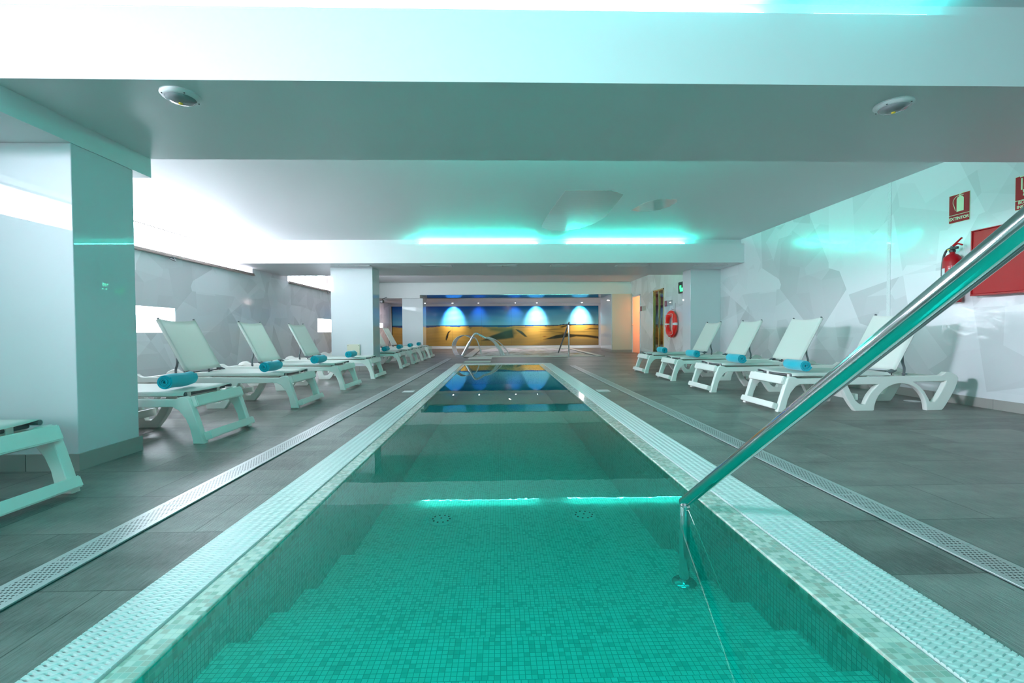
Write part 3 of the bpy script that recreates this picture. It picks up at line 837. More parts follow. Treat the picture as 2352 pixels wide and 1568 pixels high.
TS = [(-2.44, 3.50, .12, 'largest rolled turquoise towel, on the lounger behind the near pillar', 'rolled towels on the left loungers'),
      (-2.44, 4.90, .08, 'rolled turquoise towel on the lounger before the low bright window', 'rolled towels on the left loungers'),
      (-2.42, 6.12, .05, 'rolled turquoise towel on the third left lounger from the near pillar', 'rolled towels on the left loungers'),
      (-2.44, 7.50, .05, 'rolled turquoise towel on the lounger before the middle left pillar', 'rolled towels on the left loungers'),
      (-2.44, 9.75, .05, 'rolled turquoise towel cut by the middle left pillar edge', 'rolled towels on the left loungers'),
      (-2.44, 11.1, .05, 'second rolled turquoise towel beyond the middle left pillar', 'rolled towels on the left loungers'),
      (-2.44, 12.4, .05, 'third rolled turquoise towel beyond the middle left pillar', 'rolled towels on the left loungers'),
      (-2.44, 13.7, .05, 'farthest rolled turquoise towel, in front of the mural pillar', 'rolled towels on the left loungers'),
      (2.97, 4.48, -.12, 'nearest rolled turquoise towel on the right, left of the steel handrail', 'rolled towels on the right loungers'),
      (2.95, 5.62, -.06, 'rolled turquoise towel on the second lounger of the right row', 'rolled towels on the right loungers'),
      (2.95, 6.90, -.05, 'rolled turquoise towel on the third lounger of the right row', 'rolled towels on the right loungers'),
      (2.95, 8.22, -.05, 'rolled turquoise towel on the farthest lounger of the right row', 'rolled towels on the right loungers')]
for i, (x, y, a, lab, g) in enumerate(TS):
    o = tw if i == 0 else tw.copy()
    if i: C.objects.link(o)
    o.location = (x, y, .4205); o.rotation_euler = (0, .6+i*.1, a); tag(o, lab, 'towel', g)

# ---------------------------------------------------------------- LED cove strips
def led(x0, x1, y, z, m, label):
    bm = B(); bx(bm, x0, x1, y-.012, y+.012, z, z+.018); o = obj('led_strip', bm, m)
    return tag(o, label, 'LED strip light', 'aqua LED strips in the beam coves')
led(-2.30, 1.30, 2.243, 2.307, M_led1, 'bright aqua LED strip in the near beam cove, left length')
led(1.55, 2.12, 2.243, 2.307, emis('led_aqua_dim', (.02, .95, .95), 60), 'bright aqua LED strip in the near beam cove, right length')
led(-1.52, .72, 8.72, 2.435, M_led2, 'aqua LED strip in the middle beam cove, left length')
led(1.28, 3.56, 8.72, 2.435, M_led2, 'aqua LED strip in the middle beam cove, right length')
led(.2, 4.2, 10.66, 2.41, emis('led_green_added', (.3, 1, .7), 250), 'pale green LED strip added unseen on the back of the middle beam')  # unseen strip added to brighten the far beam face
led(-.9, 2.4, 3.26, 2.31, emis('led_aqua_added_back', (.02, 1, .84), 230), 'aqua LED strip added unseen on the back of the near beam')  # unseen strip added for aqua light on the middle ceiling
led(-1.8, 2.2, -3.9, 2.2, M_led0, 'aqua LED strip added on the unseen wall behind the camera')  # unseen strip added for aqua fill from behind the camera

t = thing('added_light_panel', 'unseen aqua light panel added over the pool steps', 'added light', (.04, .75, 2.40))  # unseen panel added to brighten the pool and its steps
bm = B(); bx(bm, -.62, .62, -.17, .17, -.012, 0); obj('frame', bm, M_white, t)
bm = B(); bx(bm, -.6, .6, -.15, .15, -.02, -.012); obj('diffuser', bm, emis('aqua_fill_panel', (.02, 1, .92), 16), t)

# ---------------------------------------------------------------- round ceiling lamps on the near beam
def clamp(x, y, rz, label):
    t = thing('ceiling_lamp', label, 'ceiling lamp', (x, y, 1.962), rz, 'round lamps under the near beam')
    bm = B(); lathe(bm, [(0, 0), (.086, 0), (.088, -.008), (.080, -.018), (.066, -.022), (0, -.022)], 40); obj('bezel', bm, M_white, t, True)
    bm = B(); lathe(bm, [(.068, -.020), (.064, -.028), (.05, -.036), (.025, -.042), (0, -.044)], 36); obj('dome', bm, M_gdome, t, True)
    bm = B(); lathe(bm, [(.008, -.040), (.010, -.047), (.006, -.050), (0, -.050)], 14); obj('lens', bm, M_yel, t, True)
    for a in (.3, 1.9, 3.44, 5.0):
        bm = B(); lathe(bm, [(0, 0), (.004, 0), (.003, -.003), (0, -.003)], 8, Matrix.Translation((.077*math.cos(a), .077*math.sin(a), -.0185))); obj('screw', bm, M_black, t)
clamp(-1.587, 2.34, .5, 'round grey-domed ceiling lamp on the left under the near beam')
clamp(2.092, 2.385, .2, 'round grey-domed ceiling lamp on the right under the near beam')

# ---------------------------------------------------------------- soffit vents
def vent(x0, x1, label=None):
    t = thing('ceiling_vent', label, 'ceiling vent', ((x0+x1)/2, 9.0, 2.07), group='slot vents under the middle beam')
    w = (x1-x0)/2
    bm = B()
    for a in ((-w, w, -.11, -.095), (-w, w, .095, .11), (-w, -w+.015, -.11, .11), (w-.015, w, -.11, .11), (-.008, .008, -.11, .11)): bx(bm, *a, -.012, 0)
    obj('frame', bm, M_white, t)
    bm = B()
    for k in range(7):
        y = -.08+k*.0265; bx(bm, -w+.015, w-.015, y, y+.014, -.008, -.002)
    obj('louvre', bm, M_white, t)
for x0, x1, w in ((-3.12, -2.50, 'slot vent over the middle left pillar'), (-1.54, -.93, 'second slot vent from the left under the middle beam'), (-.26, .36, 'third slot vent from the left under the middle beam'), (1.0, 1.64, 'fourth slot vent from the left under the middle beam'), (2.31, 2.94, 'fifth slot vent from the left under the middle beam'), (3.88, 4.50, 'slot vent over the right wall pillar')):
    vent(x0, x1, w)

# ---------------------------------------------------------------- fire safety on the right wall
def toR(y, z, off=0.0):   # local XY of flat artwork -> wall plane facing -X
    return Matrix(((0, 0, -1, XR-off), (-1, 0, 0, y), (0, 1, 0, z), (0, 0, 0, 1)))
def sign_plate(name, label, y, z, w, h, m=M_redsign):
    t = thing(name, label, 'sign', (0, 0, 0))
    bm = B(); bx(bm, XR-.004, XR-.0005, y-w/2-.003, y+w/2+.003, z-h/2-.003, z+h/2+.003); obj('border', bm, M_cream, t)
    bm = B(); bx(bm, XR-.006, XR-.0045, y-w/2, y+w/2, z-h/2+h*.285, z+h/2); bx(bm, XR-.006, XR-.0045, y-w/2, y+w/2, z-h/2, z-h/2+h*.265); obj('red_panel', bm, m, t)
    return t
t = sign_plate('fire_extinguisher_sign', 'red EXTINTOR sign with a white extinguisher pictogram on the right wall', 4.556, 2.005, .205, .282)
art = [(-.025, -.075), (.045, -.075), (.047, -.07), (.047, .055), (.035, .072), (.02, .078), (.02, .088), (-.0, .088), (-.0, .078), (-.015, .072), (-.025, .055)]
bm = B(); vs_ = [bm.verts.new((x, y, .0005)) for x, y in art]; bm.faces.new(vs_)
hose = smooth_path([(.0, .09, 0), (-.045, .075, 0), (-.068, .03, 0), (-.045, -.03, 0), (-.038, -.062, 0)], 2)
tube(bm, hose, .0028, 6); tube(bm, [(-.0, .095, 0), (.05, .108, 0)], .004, 6); tube(bm, [(-.0, .088, 0), (.045, .084, 0)], .003, 6)
bmesh.ops.transform(bm, matrix=toR(4.556, 2.045, .0065) @ Matrix.Diagonal((1, 1, .3, 1)), verts=bm.verts); obj('pictogram', bm, M_cream, t)
text_mesh('EXTINTOR', .041, M_cream, t, toR(4.556, 1.902, .0062), bold=.0012)
t = sign_plate('hose_reel_sign', 'red fire hose sign cut off by the right photo edge above the red cabinet', 3.945, 1.99, .205, .296)
bm = B()
for x in (-.058, -.035, -.012): bx(bm, x, x+.012, -.03, .075, 0, .001)
bx(bm, -.066, .03, .085, .092, 0, .001); tube(bm, [(-.038, -.03, 0), (-.038, -.045, 0), (-.03, -.06, 0), (-.038, -.085, 0)], .006, 6); bx(bm, .01, .06, -.08, .085, 0, .001)
bmesh.ops.transform(bm, matrix=toR(3.945, 2.045, .0065) @ Matrix.Diagonal((1, 1, .3, 1)), verts=bm.verts); obj('pictogram', bm, M_cream, t)
text_mesh('BOCA DE', .037, M_cream, t, toR(3.945, 1.903, .0062), bold=.0012); text_mesh('INCENDIO', .037, M_cream, t, toR(3.945, 1.864, .0062), bold=.0012, name='lettering')

t = thing('fire_hose_cabinet', 'red metal fire hose cabinet on the right wall behind the handrail', 'cabinet', (0, 0, 0))
cy0, cy1, cz0, cz1, cx = 3.55, 4.31, 1.085, 1.715, 4.56
bm = B(); bx(bm, cx+.02, XR, cy0, cy1, cz0, cz1, .003); obj('body', bm, M_red, t)
bm = B(); bx(bm, cx+.012, cx+.02, cy0+.012, cy1-.012, cz0+.02, cz1-.012, .002); obj('door', bm, M_red, t)
bm = B()
for a in ((cy0, cy1, cz0, cz0+.016), (cy0, cy1, cz1-.01, cz1), (cy0, cy0+.01, cz0, cz1), (cy1-.01, cy1, cz0, cz1)): bx(bm, cx, cx+.02, *a, .003)
obj('frame', bm, add_noise_bump(mat('chipped_red_paint', (.40, .012, .015), .4), 60, .5, .004), t)

t = thing('fire_extinguisher', 'red fire extinguisher hanging on the right wall left of the cabinet', 'fire extinguisher', (4.605, 4.53, 1.04)); t.scale = (1.1, 1.1, 1.02)
bm = B(); lathe(bm, [(0, .0), (.066, 0), (.07, .01), (.07, .40), (.062, .445), (.04, .472), (.022, .482), (.018, .50), (0, .50)], 32); obj('cylinder', bm, M_red, t, True)
bm = B(); lathe(bm, [(0, .5), (.024, .5), (.024, .52), (.014, .53), (.014, .56), (0, .56)], 16); bx(bm, -.012, .012, -.05, .02, .525, .55, .003); obj('valve', bm, M_black, t, True)
bm = B(); tube(bm, [(0, .01, .55), (0, -.04, .59), (0, -.085, .625)], .008, 8); tube(bm, [(0, .0, .555), (0, -.05, .575), (0, -.09, .555)], .008, 8); obj('lever', bm, M_red, t, True)
bm = B(); tube(bm, smooth_path([(0, .02, .54), (0, .06, .53), (-.01, .085, .43), (-.01, .086, .2), (0, .07, .06)], 2), .009, 8); obj('hose', bm, M_black, t, True)
bm = B(); lathe(bm, [(0, .52), (.018, .52), (.018, .532), (0, .532)], 14, Matrix.Translation((0, .025, 0))); obj('gauge', bm, M_yel, t)
M_extlab = bpy.data.materials.new('extinguisher_label'); n, l = nt(M_extlab)
b_ = n['Principled BSDF']; tc = n.new('ShaderNodeTexCoord'); br = n.new('ShaderNodeTexBrick'); br.inputs['Scale'].default_value = 30; br.inputs['Color1'].default_value = (.75, .75, .75, 1); br.inputs['Color2'].default_value = (.6, .05, .05, 1); br.inputs['Mortar'].default_value = (.6, .01, .02, 1); br.inputs['Mortar Size'].default_value = .06
mp_ = n.new('ShaderNodeMapping'); mp_.inputs['Rotation'].default_value = (PI/2, 0, PI/2); l.new(tc.outputs['Object'], mp_.inputs[0]); l.new(mp_.outputs[0], br.inputs[0]); l.new(br.outputs[0], b_.inputs['Base Color'])
bm = B(); seg = 14
for (a0, a1) in ((195, 262),):
    ring = []
    for i in range(seg+1):
        a = math.radians(a0+(a1-a0)*i/seg); ring.append((bm.verts.new((.0708*math.cos(a), .0708*math.sin(a), .13)), bm.verts.new((.0708*math.cos(a), .0708*math.sin(a), .36))))
    for p_, q_ in zip(ring[:-1], ring[1:]): bm.faces.new((p_[0], q_[0], q_[1], p_[1]))
obj('instruction_label', bm, M_extlab, t, True)
bm = B(); ring = []
for i in range(seg+1):
    a = math.radians(120+60*i/seg); ring.append((bm.verts.new((.0708*math.cos(a), .0708*math.sin(a), .16)), bm.verts.new((.0708*math.cos(a), .0708*math.sin(a), .34))))
for p_, q_ in zip(ring[:-1], ring[1:]): bm.faces.new((p_[0], q_[0], q_[1], p_[1]))
obj('service_label', bm, M_label, t, True)
bm = B(); bx(bm, .05, .095, -.015, .015, .25, .35); obj('bracket', bm, M_black, t)

# ---------------------------------------------------------------- life ring, signs, exit sign, clock on the right wall further back
Y0, Z0 = 12.20, .945
t = thing('life_ring', 'red life ring with white bands hung on the right wall', 'life ring', (4.62, Y0, Z0))
def ringpt(a, rad=.29): return Vector((0, rad*math.cos(a), rad*math.sin(a)))
bm = B(); N = 64; K = 16; vs = []
for i in range(N):
    a = 2*PI*i/N
    vs.append([bm.verts.new(ringpt(a, .285+.085*math.cos(2*PI*j/K))+Vector((.058*math.sin(2*PI*j/K), 0, 0))) for j in range(K)])
for i in range(N):
    for j in range(K): bm.faces.new((vs[i][j], vs[(i+1) % N][j], vs[(i+1) % N][(j+1) % K], vs[i][(j+1) % K]))
obj('ring', bm, mat('red_ring_vinyl', (.85, .015, .01), .35), t, True)
for a0 in (0, PI):
    bm = B(); vs = []
    for i in range(7):
        a = a0-.09+.18*i/6
        vs.append([bm.verts.new(ringpt(a, .285+.088*math.cos(2*PI*j/K))+Vector((.061*math.sin(2*PI*j/K), 0, 0))) for j in range(K)])
    for i in range(6):
        for j in range(K): bm.faces.new((vs[i][j], vs[i+1][j], vs[i+1][(j+1) % K], vs[i][(j+1) % K]))
    obj('white_band', bm, M_white, t, True)
bm = B()
for k in range(4):
    a0 = PI/4+k*PI/2; pts = []
    for i in range(9):
        u = i/8; a = a0+u*PI/2; rad = .37-.26*math.sin(PI*u)*(.7 if k % 2 else .35); pts.append(ringpt(a, rad)+Vector((-.062, 0, -.02*math.sin(PI*u))))
    tube(bm, pts, .006, 6)
tube(bm, smooth_path([(-.06, -.1, -.33), (-.05, 0, -.45), (-.05, .08, -.42), (-.05, .02, -.36)], 2), .006, 6)
obj('grab_rope', bm, M_rope, t, True)
bm = B(); bx(bm, .07, .079, -.012, .012, .2, .56, .002); tube(bm, [(.07, 0, .40), (-.0, 0, .385), (-.03, 0, .41)], .008, 8)
tag(obj('hanging_bracket', bm, M_brushed, None, loc=(4.62, Y0-.1, Z0)), 'slim steel hook plate above the life ring', 'hook')

def small_sign(y, z, label):
    t = thing('room_sign', label, 'sign', (0, 0, 0), group='small room signs on the right wall')
    bm = B(); bx(bm, XR-.01, XR-.004, y+.02, y+.18, z-.08, z+.08); obj('maroon_plate', bm, M_maroon, t)
    bm = B(); bx(bm, XR-.01, XR-.004, y-.42, y+.01, z-.08, z+.08); obj('clear_plate', bm, M_glass, t)
    text_mesh('i', .12, M_white, t, toR(y+.1, z, .0105), name='pictogram')
    bm = B()
    for k in range(3): bx(bm, XR-.011, XR-.0102, y-.36, y-.08, z+.03-.035*k, z+.042-.035*k)
    obj('text_line', bm, M_skirt, t)
small_sign(12.7, 1.53, 'small maroon and clear sign between the sauna door and the life ring')
small_sign(14.95, 1.50, 'small maroon and clear sign between the salmon door and the sauna door')

t = thing('exit_sign', 'dark green-lit exit sign half hidden by the right wall pillar', 'sign', (0, 0, 0))
bm = B(); bx(bm, XR-.05, XR, 11.35, 11.78, 1.73, 2.02, .004); obj('housing', bm, M_black, t)
bm = B(); bx(bm, XR-.053, XR-.051, 11.40, 11.66, 1.77, 1.86); bx(bm, XR-.053, XR-.051, 11.58, 11.68, 1.83, 1.93); obj('lit_pictogram', bm, emis('exit_green', (.05, 1, .25), 2.2), t)

# digital clock: only its mirror image in the near pillar is seen
t = thing('digital_clock', 'green digital clock on the right wall, seen mirrored in the near pillar', 'clock', (0, 0, 0))
yc, zc = 11.15, 1.90
bm = B(); bx(bm, XR-.04, XR, yc-.22, yc+.16, zc-.13, zc+.12, .004); obj('housing', bm, mat('clock_housing', (.12, .14, .14), .5), t)
M_dig = emis('green_digits', (.1, 1, .55), 22)
text_mesh('935', .10, M_dig, t, toR(yc+.0, zc+.04, .042), name='digits', bold=.001, spacing=1.15)
text_mesh("'34   81", .055, M_dig, t, toR(yc-.02, zc-.06, .042), name='lower_digits')

# ---------------------------------------------------------------- doors on the right wall
def door_frame(i, y0, y1, m, label):
    bm = B(); w = .04
    bx(bm, XR-.012, XR+.10, y0, y0+w, 0, 1.99); bx(bm, XR-.012, XR+.10, y1-w, y1, 0, 1.99); bx(bm, XR-.012, XR+.10, y0, y1, 1.99-w, 1.99)
    o = obj('door_%d' % i, bm, m); tag(o, label, 'door', kind='structure'); return o
o = door_frame(1, 12.95, 13.85, M_brass, 'brown glass sauna door with a brass frame')
bm = B(); bx(bm, XR+.02, XR+.03, 13.0, 13.8, .02, 1.94); obj('glass_leaf', bm, M_brownglass, o)
bm = B(); bx(bm, XR+.0, XR+.05, 13.36, 13.42, 0, 1.95); bx(bm, XR+.0, XR+.05, 12.99, 13.03, 0, 1.95); obj('brass_stile', bm, M_brass, o)
bm = B(); tube(bm, [(XR-.03, 13.33, .85), (XR-.03, 13.33, 1.15)], .012, 8); obj('handle', bm, M_black, o)
bm = B(); bx(bm, XR+.8, XR+.82, 12.3, 14.5, 0, 2.1)
for k in range(18): bx(bm, XR+.78, XR+.80, 12.3, 14.5, .03+k*.115, .13+k*.115)
bx(bm, XR+.12, XR+.8, 14.5, 14.52, 0, 2.1); bx(bm, XR+.12, XR+.8, 12.28, 12.3, 0, 2.1); bx(bm, XR+.1, XR+.82, 12.28, 14.52, 2.1, 2.12)
struct('wall_sauna', bm, M_wood, 'warm wood-lined sauna interior behind the brown glass door', 'wall')
bm = B()
for k in range(5): bx(bm, XR+.3+k*.095, XR+.38+k*.095, 12.35, 14.45, .42, .45)
for y in (12.6, 13.5, 14.3): bx(bm, XR+.32, XR+.36, y, y+.04, 0, .42); bx(bm, XR+.72, XR+.76, y, y+.04, 0, .42)
tag(obj('sauna_bench', bm, M_wood), 'slatted wooden bench inside the sauna behind the glass', 'bench')
l_ = bpy.data.lights.new('sauna_fill_lamp', 'POINT'); l_.energy = 5; l_.color = (1, .5, .2); l_.shadow_soft_size = .05  # point lamp added to light the sauna interior
o_ = bpy.data.objects.new('sauna_fill_lamp', l_); C.objects.link(o_); o_.location = (XR+.5, 13.3, 1.9)

o = door_frame(2, 15.15, 16.08, M_white, 'frosted glass door glowing salmon at the end of the right wall')
bm = B(); bx(bm, XR+.01, XR+.022, 15.19, 16.04, .02, 1.95); obj('frosted_leaf', bm, M_frost, o)
bm = B(); tube(bm, [(XR-.04, 16.0, .98), (XR+.02, 16.0, .98)], .02, 10); obj('door_knob', bm, M_brushed, o)
bm = B(); bx(bm, XR+.85, XR+.87, 14.6, 16.8, 0, 2.1); bx(bm, XR+.12, XR+.87, 14.58, 14.6, 0, 2.1); bx(bm, XR+.12, XR+.87, 16.8, 16.82, 0, 2.1); bx(bm, XR+.1, XR+.87, 14.58, 16.82, 2.1, 2.12)
struct('wall_side_room', bm, M_frost_wall, 'warm lit side room behind the frosted door', 'wall')
l_ = bpy.data.lights.new('side_room_fill_lamp', 'POINT'); l_.energy = 40; l_.color = (1, .5, .24); l_.shadow_soft_size = .1  # unseen lamp added so the frosted door glows warm
o_ = bpy.data.objects.new('side_room_fill_lamp', l_); C.objects.link(o_); o_.location = (XR+.45, 15.45, 1.5)
# cabinet door on the far right side wall
bm = B(); bx(bm, XR-.03, XR, 18.3, 20.4, .13, 1.93, .003); o = obj('door_3', bm, M_white); tag(o, 'plain white service door beside the dune mural', 'door', kind='structure')
bm = B(); tube(bm, [(XR-.09, 18.9, 1.02), (XR-.03, 18.9, 1.02)], .02, 8); tube(bm, [(XR-.05, 18.9, .93), (XR-.03, 18.9, .93)], .02, 8); obj('handle', bm, M_black, o)

# ---------------------------------------------------------------- dune mural: seven printed glass panels
def mural_color(x, y):
    """x, y: photo-like coordinates (x 900..1374, y 703..794)"""
    n1 = math.sin(x*.05+1)*.5+math.sin(x*.013+2.2)*.5
    def mixc(a, b, t): t = max(0, min(1, t)); return tuple(p+(q_-p)*t for p, q_ in zip(a, b))
    hor = 750.5+1.2*math.sin(x*.035)+.8*math.sin(x*.11+y*.0)
    if x > 1255: hor -= 3.5*math.exp(-((x-1315)/42)**2)+1
    if 1080 < x < 1130: hor -= 2.0*math.exp(-((x-1100)/14)**2)
    if y < 746.5 and not (x > 1270 and y > hor-2):
        t = (y-703)/43
        top = mixc((.0, .09, .42), (.0, .15, .30), (x-1120)/200); bot = mixc((.09, .40, .58), (.20, .48, .50), (x-1050)/280)
        c = mixc(top, bot, t**1.3)
        cl = .5+.5*math.sin(y*.45+math.sin(x*.03)*2.2); return mixc(c, (.30, .50, .58), .10*cl*t)
    if y < hor: 
        return (.005, .035, .14) if x < 1250 else (.01, .04, .09)
    sand = mixc((.50, .26, .04), (.40, .215, .045), (y-750)/40)
    sh = .5+.5*math.sin((y-750)*.30+math.sin(x*.021)*2.4+x*.015); sand = mixc(sand, (.30, .16, .03), .35*sh)
    sh = .5+.5*math.sin((y-750)*.9+math.sin(x*.05+1)*1.5+x*.03); sand = mixc(sand, (.60, .34, .07), .18*sh)
    for pts, col, al, soft in DUNES:
        d_ = poly_dist(x, y, pts)
        k = max(0, min(1, .5-d_/soft))
        if k: sand = mixc(sand, col, al*k)
    return sand
def poly_dist(x, y, pts):
    """signed distance, negative inside"""
    ins = False; best = 1e9; n_ = len(pts)
    x0_ = min(p[0] for p in pts)-12; x1_ = max(p[0] for p in pts)+12
    if not x0_ < x < x1_: return 99
    for i in range(n_):
        ax, ay = pts[i]; bx_, by_ = pts[(i+1) % n_]
        if (ay > y) != (by_ > y) and x < (bx_-ax)*(y-ay)/(by_-ay)+ax: ins = not ins
        dx, dy = bx_-ax, by_-ay; t_ = max(0, min(1, ((x-ax)*dx+(y-ay)*dy)/(dx*dx+dy*dy+1e-9)))
        best = min(best, math.hypot(x-ax-dx*t_, y-ay-dy*t_))
    return -best if ins else best
BK = (.012, .010, .006)
DUNES = [
 ([(1118, 752), (1150, 751), (1178, 752), (1176, 762), (1150, 764), (1126, 760)], (.09, .10, .02), .85, 8),
 ([(1104, 783), (1127, 771), (1158, 761), (1175, 758), (1178, 776), (1155, 780), (1127, 783)], (.02, .022, .008), .97, 3.5),
 ([(1150, 764), (1178, 758), (1184, 766), (1178, 776), (1160, 778)], (.05, .055, .02), .7, 8),
 ([(1112, 784), (1160, 780), (1215, 776), (1240, 784), (1190, 794), (1110, 794)], (.30, .18, .05), .45, 8),
 ([(1182, 756), (1190, 758.5), (1198, 762), (1206, 770), (1210, 775), (1204, 774), (1196, 768), (1187, 761)], BK, .95, 1.5),
 ([(1225, 794), (1262, 779), (1300, 776), (1374, 782), (1376, 796), (1225, 796)], (.24, .15, .06), .8, 6),
 ([(1246, 781), (1262, 776), (1276, 771), (1301, 767), (1311, 770), (1300, 776), (1275, 779)], BK, .96, 1.5),
 ([(1301, 768), (1319, 769.5), (1345, 770.5), (1376, 774.5), (1376, 780), (1345, 775.5), (1322, 774), (1308, 777)], BK, .94, 1.8),
 ([(1276, 764), (1300, 765), (1312, 771), (1300, 770)], BK, .7, 2.5),
 ([(1340, 758.5), (1355, 755), (1376, 755.6), (1376, 758), (1356, 757.6)], BK, .9, 1.4),
 ([(1284, 752), (1302, 746.5), (1320, 745.3), (1376, 747.5), (1376, 748.6), (1322, 747.2), (1304, 749.5), (1290, 753.5)], BK, .9, 1.3),
 ([(1236, 757), (1262, 756), (1288, 755.5), (1300, 757), (1262, 759)], (.08, .06, .015), .75, 2.5),
 ([(1300, 764), (1340, 761), (1374, 762), (1340, 765)], (.12, .08, .02), .7, 3),
 ([(1236, 762), (1262, 759.5), (1276, 764), (1252, 763)], (.12, .085, .02), .6, 2.5),
 ([(1246, 751), (1258, 749), (1270, 752), (1256, 753)], (.10, .07, .02), .7, 2),
 ([(1244, 773.3), (1250, 772.6), (1255, 773.6), (1249, 774.6)], (.16, .04, .01), .9, 1.2),
 ([(1036, 757.5), (1028, 762), (1023.5, 772), (1022.6, 780), (1024.4, 782), (1028, 775), (1030, 765)], BK, .97, 1.3),
 ([(1049, 750.6), (1054, 749.5), (1055, 751.5)], BK, .8, 1.2), ([(1070, 750.5), (1084, 751), (1080, 755), (1076, 753.5)], (.10, .07, .02), .75, 1.6),
 ([(1176, 752), (1200, 751), (1236, 752.5), (1240, 754), (1200, 754)], (.16, .10, .05), .6, 2),
 ([(900, 776), (960, 770), (1010, 777), (960, 784)], (.30, .17, .04), .5, 8),
]
def X_of(px): return (px-1147.5)/1045*21.0*.9995+.0
mz0, mz1 = .13, 1.935
edges = [902.0+67.75*i for i in range(-0, 8)]
for k in range(7):
    xa, xb = edges[k], edges[k+1]
    if k == 6: xb = 1374.3
    nx, nz = 84, 112; vs = []; cols = []
    for j in range(nz):
        for i in range(nx):
            px = xa+(xb-xa)*i/(nx-1); py = 794-(794-703)*j/(nz-1)
            gap = .0025*(1 if i == 0 else -1 if i == nx-1 else 0)
            vs.append((X_of(px)+gap, YF-.03, mz0+(mz1-mz0)*j/(nz-1))); cols.append(mural_color(px, py))
    fs = [(j*nx+i, j*nx+i+1, (j+1)*nx+i+1, (j+1)*nx+i) for j in range(nz-1) for i in range(nx-1)]
    # back and sides give the pane its thickness
    b0 = len(vs); xA, xB = X_of(xa)+.005, X_of(xb)-.005
    vs += [(xA, YF-.018, mz0), (xB, YF-.018, mz0), (xB, YF-.018, mz1), (xA, YF-.018, mz1)]; cols += [(.1, .1, .1)]*4
    c0, c1, c2, c3 = 0, nx-1, nz*nx-1, (nz-1)*nx
    fs += [(b0+1, b0, b0+3, b0+2), (b0, b0+1, c1, c0), (b0+1, b0+2, c2, c1), (b0+2, b0+3, c3, c2), (b0+3, b0, c0, c3)]
    o = pydata('mural_panel', vs, fs, M_mural)
    at = o.data.color_attributes.new('print', 'FLOAT_COLOR', 'POINT')
    for i, c in enumerate(cols): at.data[i].color = (*c, 1)
    desc = ['leftmost dune photo panel, partly behind the mural pillar', 'dune photo panel with the dark crescent shadow', 'dune photo panel behind the curved steel water spout', 'dune photo panel with the large black dune slope', 'dune photo panel in the middle, right of the black slope', 'dune photo panel behind the spa handrail', 'rightmost dune photo panel with long black dune ridges']
    tag(o, desc[k], 'wall panel', 'printed dune panels on the far wall')
bm = B(); bx(bm, -4.97, 4.55, YF-.012, YF-.002, .12, 1.94); struct('trim_8', bm, M_dark, 'dark backing board behind the printed panels', 'trim')
# downlights above the mural
for x, e, lab in ((-2.13, 60, 'leftmost bright downlight above the dune mural'), (-.97, 4, 'small dim downlight left of the mural middle'), (.69, 4, 'small dim downlight right of the mural middle'), (1.66, 60, 'middle bright downlight above the dune mural'), (3.70, 60, 'rightmost bright downlight above the dune mural')):
    t = thing('downlight', lab, 'downlight', (x, YF-.5, 2.06), group='downlights above the dune mural')
    bm = B(); lathe(bm, [(.03, -.002), (.045, -.004), (.048, 0), (0, 0)], 20); obj('ring', bm, M_white, t, True)
    bm = B(); lathe(bm, [(0, -.014), (.02, -.012), (.028, -.004), (.028, 0)], 16); obj('bulb', bm, emis('bulb_%d' % round(e*10+x), (.85, .93, 1), 60 if e > 10 else 15), t, True)
    l_ = bpy.data.lights.new('downlight_beam', 'SPOT'); l_.energy = e*8; l_.color = (.95, .97, 1) if e > 10 else (.35, .5, 1); l_.spot_size = math.radians(78); l_.spot_blend = 1; l_.shadow_soft_size = .03
    lo = bpy.data.objects.new('downlight_beam', l_); C.objects.link(lo); lo.location = (x, YF-.5, 2.03); lo.rotation_euler = (math.radians(42), 0, 0)
# warm fill lamps added under the far bay ceiling to brighten it
for x in (-3.9, 0.4, 3.4):
    l_ = bpy.data.lights.new('far_bay_fill', 'AREA'); l_.size = .07; l_.energy = 24; l_.color = (1, .80, .80)
    lo = bpy.data.objects.new('far_bay_fill', l_); C.objects.link(lo); lo.location = (x, 19.0, 2.05)

# ---------------------------------------------------------------- spa pool
bm = B(); w = .26
bx(bm, SX0, SX0+w, SY0, SY1, -.06, .012, .004); bx(bm, SX1-.18, SX1, SY0, SY1, -.06, .012, .004); bx(bm, SX0, SX1, SY0, SY0+.14, -.06, .012, .004); bx(bm, SX0, SX1, SY1-.3, SY1, -.06, .05, .004)
struct('trim_7', bm, M_coping, 'pale stone coping around the bubbling spa pool', 'coping')
bm = B()
x0, x1, y0, y1 = SX0+w, SX1-.18, SY0+.14, SY1-.3
for f in (((x0, y0, -.6), (x1, y0, -.6), (x1, y1, -.6), (x0, y1, -.6)), ((x0, y0, 0), (x1, y0, 0), (x1, y0, -.6), (x0, y0, -.6)), ((x0, y1, 0), (x1, y1, 0), (x1, y1, -.6), (x0, y1, -.6)), ((x0, y0, 0), (x0, y1, 0), (x0, y1, -.6), (x0, y0, -.6)), ((x1, y0, 0), (x1, y1, 0), (x1, y1, -.6), (x1, y0, -.6))):
    bm.faces.new([bm.verts.new(p) for p in f])
struct('spa_basin', bm, M_mosaic, 'mosaic basin of the spa pool', 'pool')
nx, ny = 90, 130; vs = []
from mathutils import noise as mnoise
for j in range(ny):
    for i in range(nx):
        x = x0+(x1-x0)*i/(nx-1); y = y0+(y1-y0)*j/(ny-1)
        boil = max(0, min(1, (y-16.0)/2.5))*max(0, 1-abs(x-.9)/2.6)
        h = .012*mnoise.noise((x*3, y*3, 0))+boil*(.04+.07*mnoise.noise((x*2.5, y*2, 3)))
        e = min(1, min(i, nx-1-i, j, ny-1-j)/4)
        vs.append((x, y, -.015+h*e))
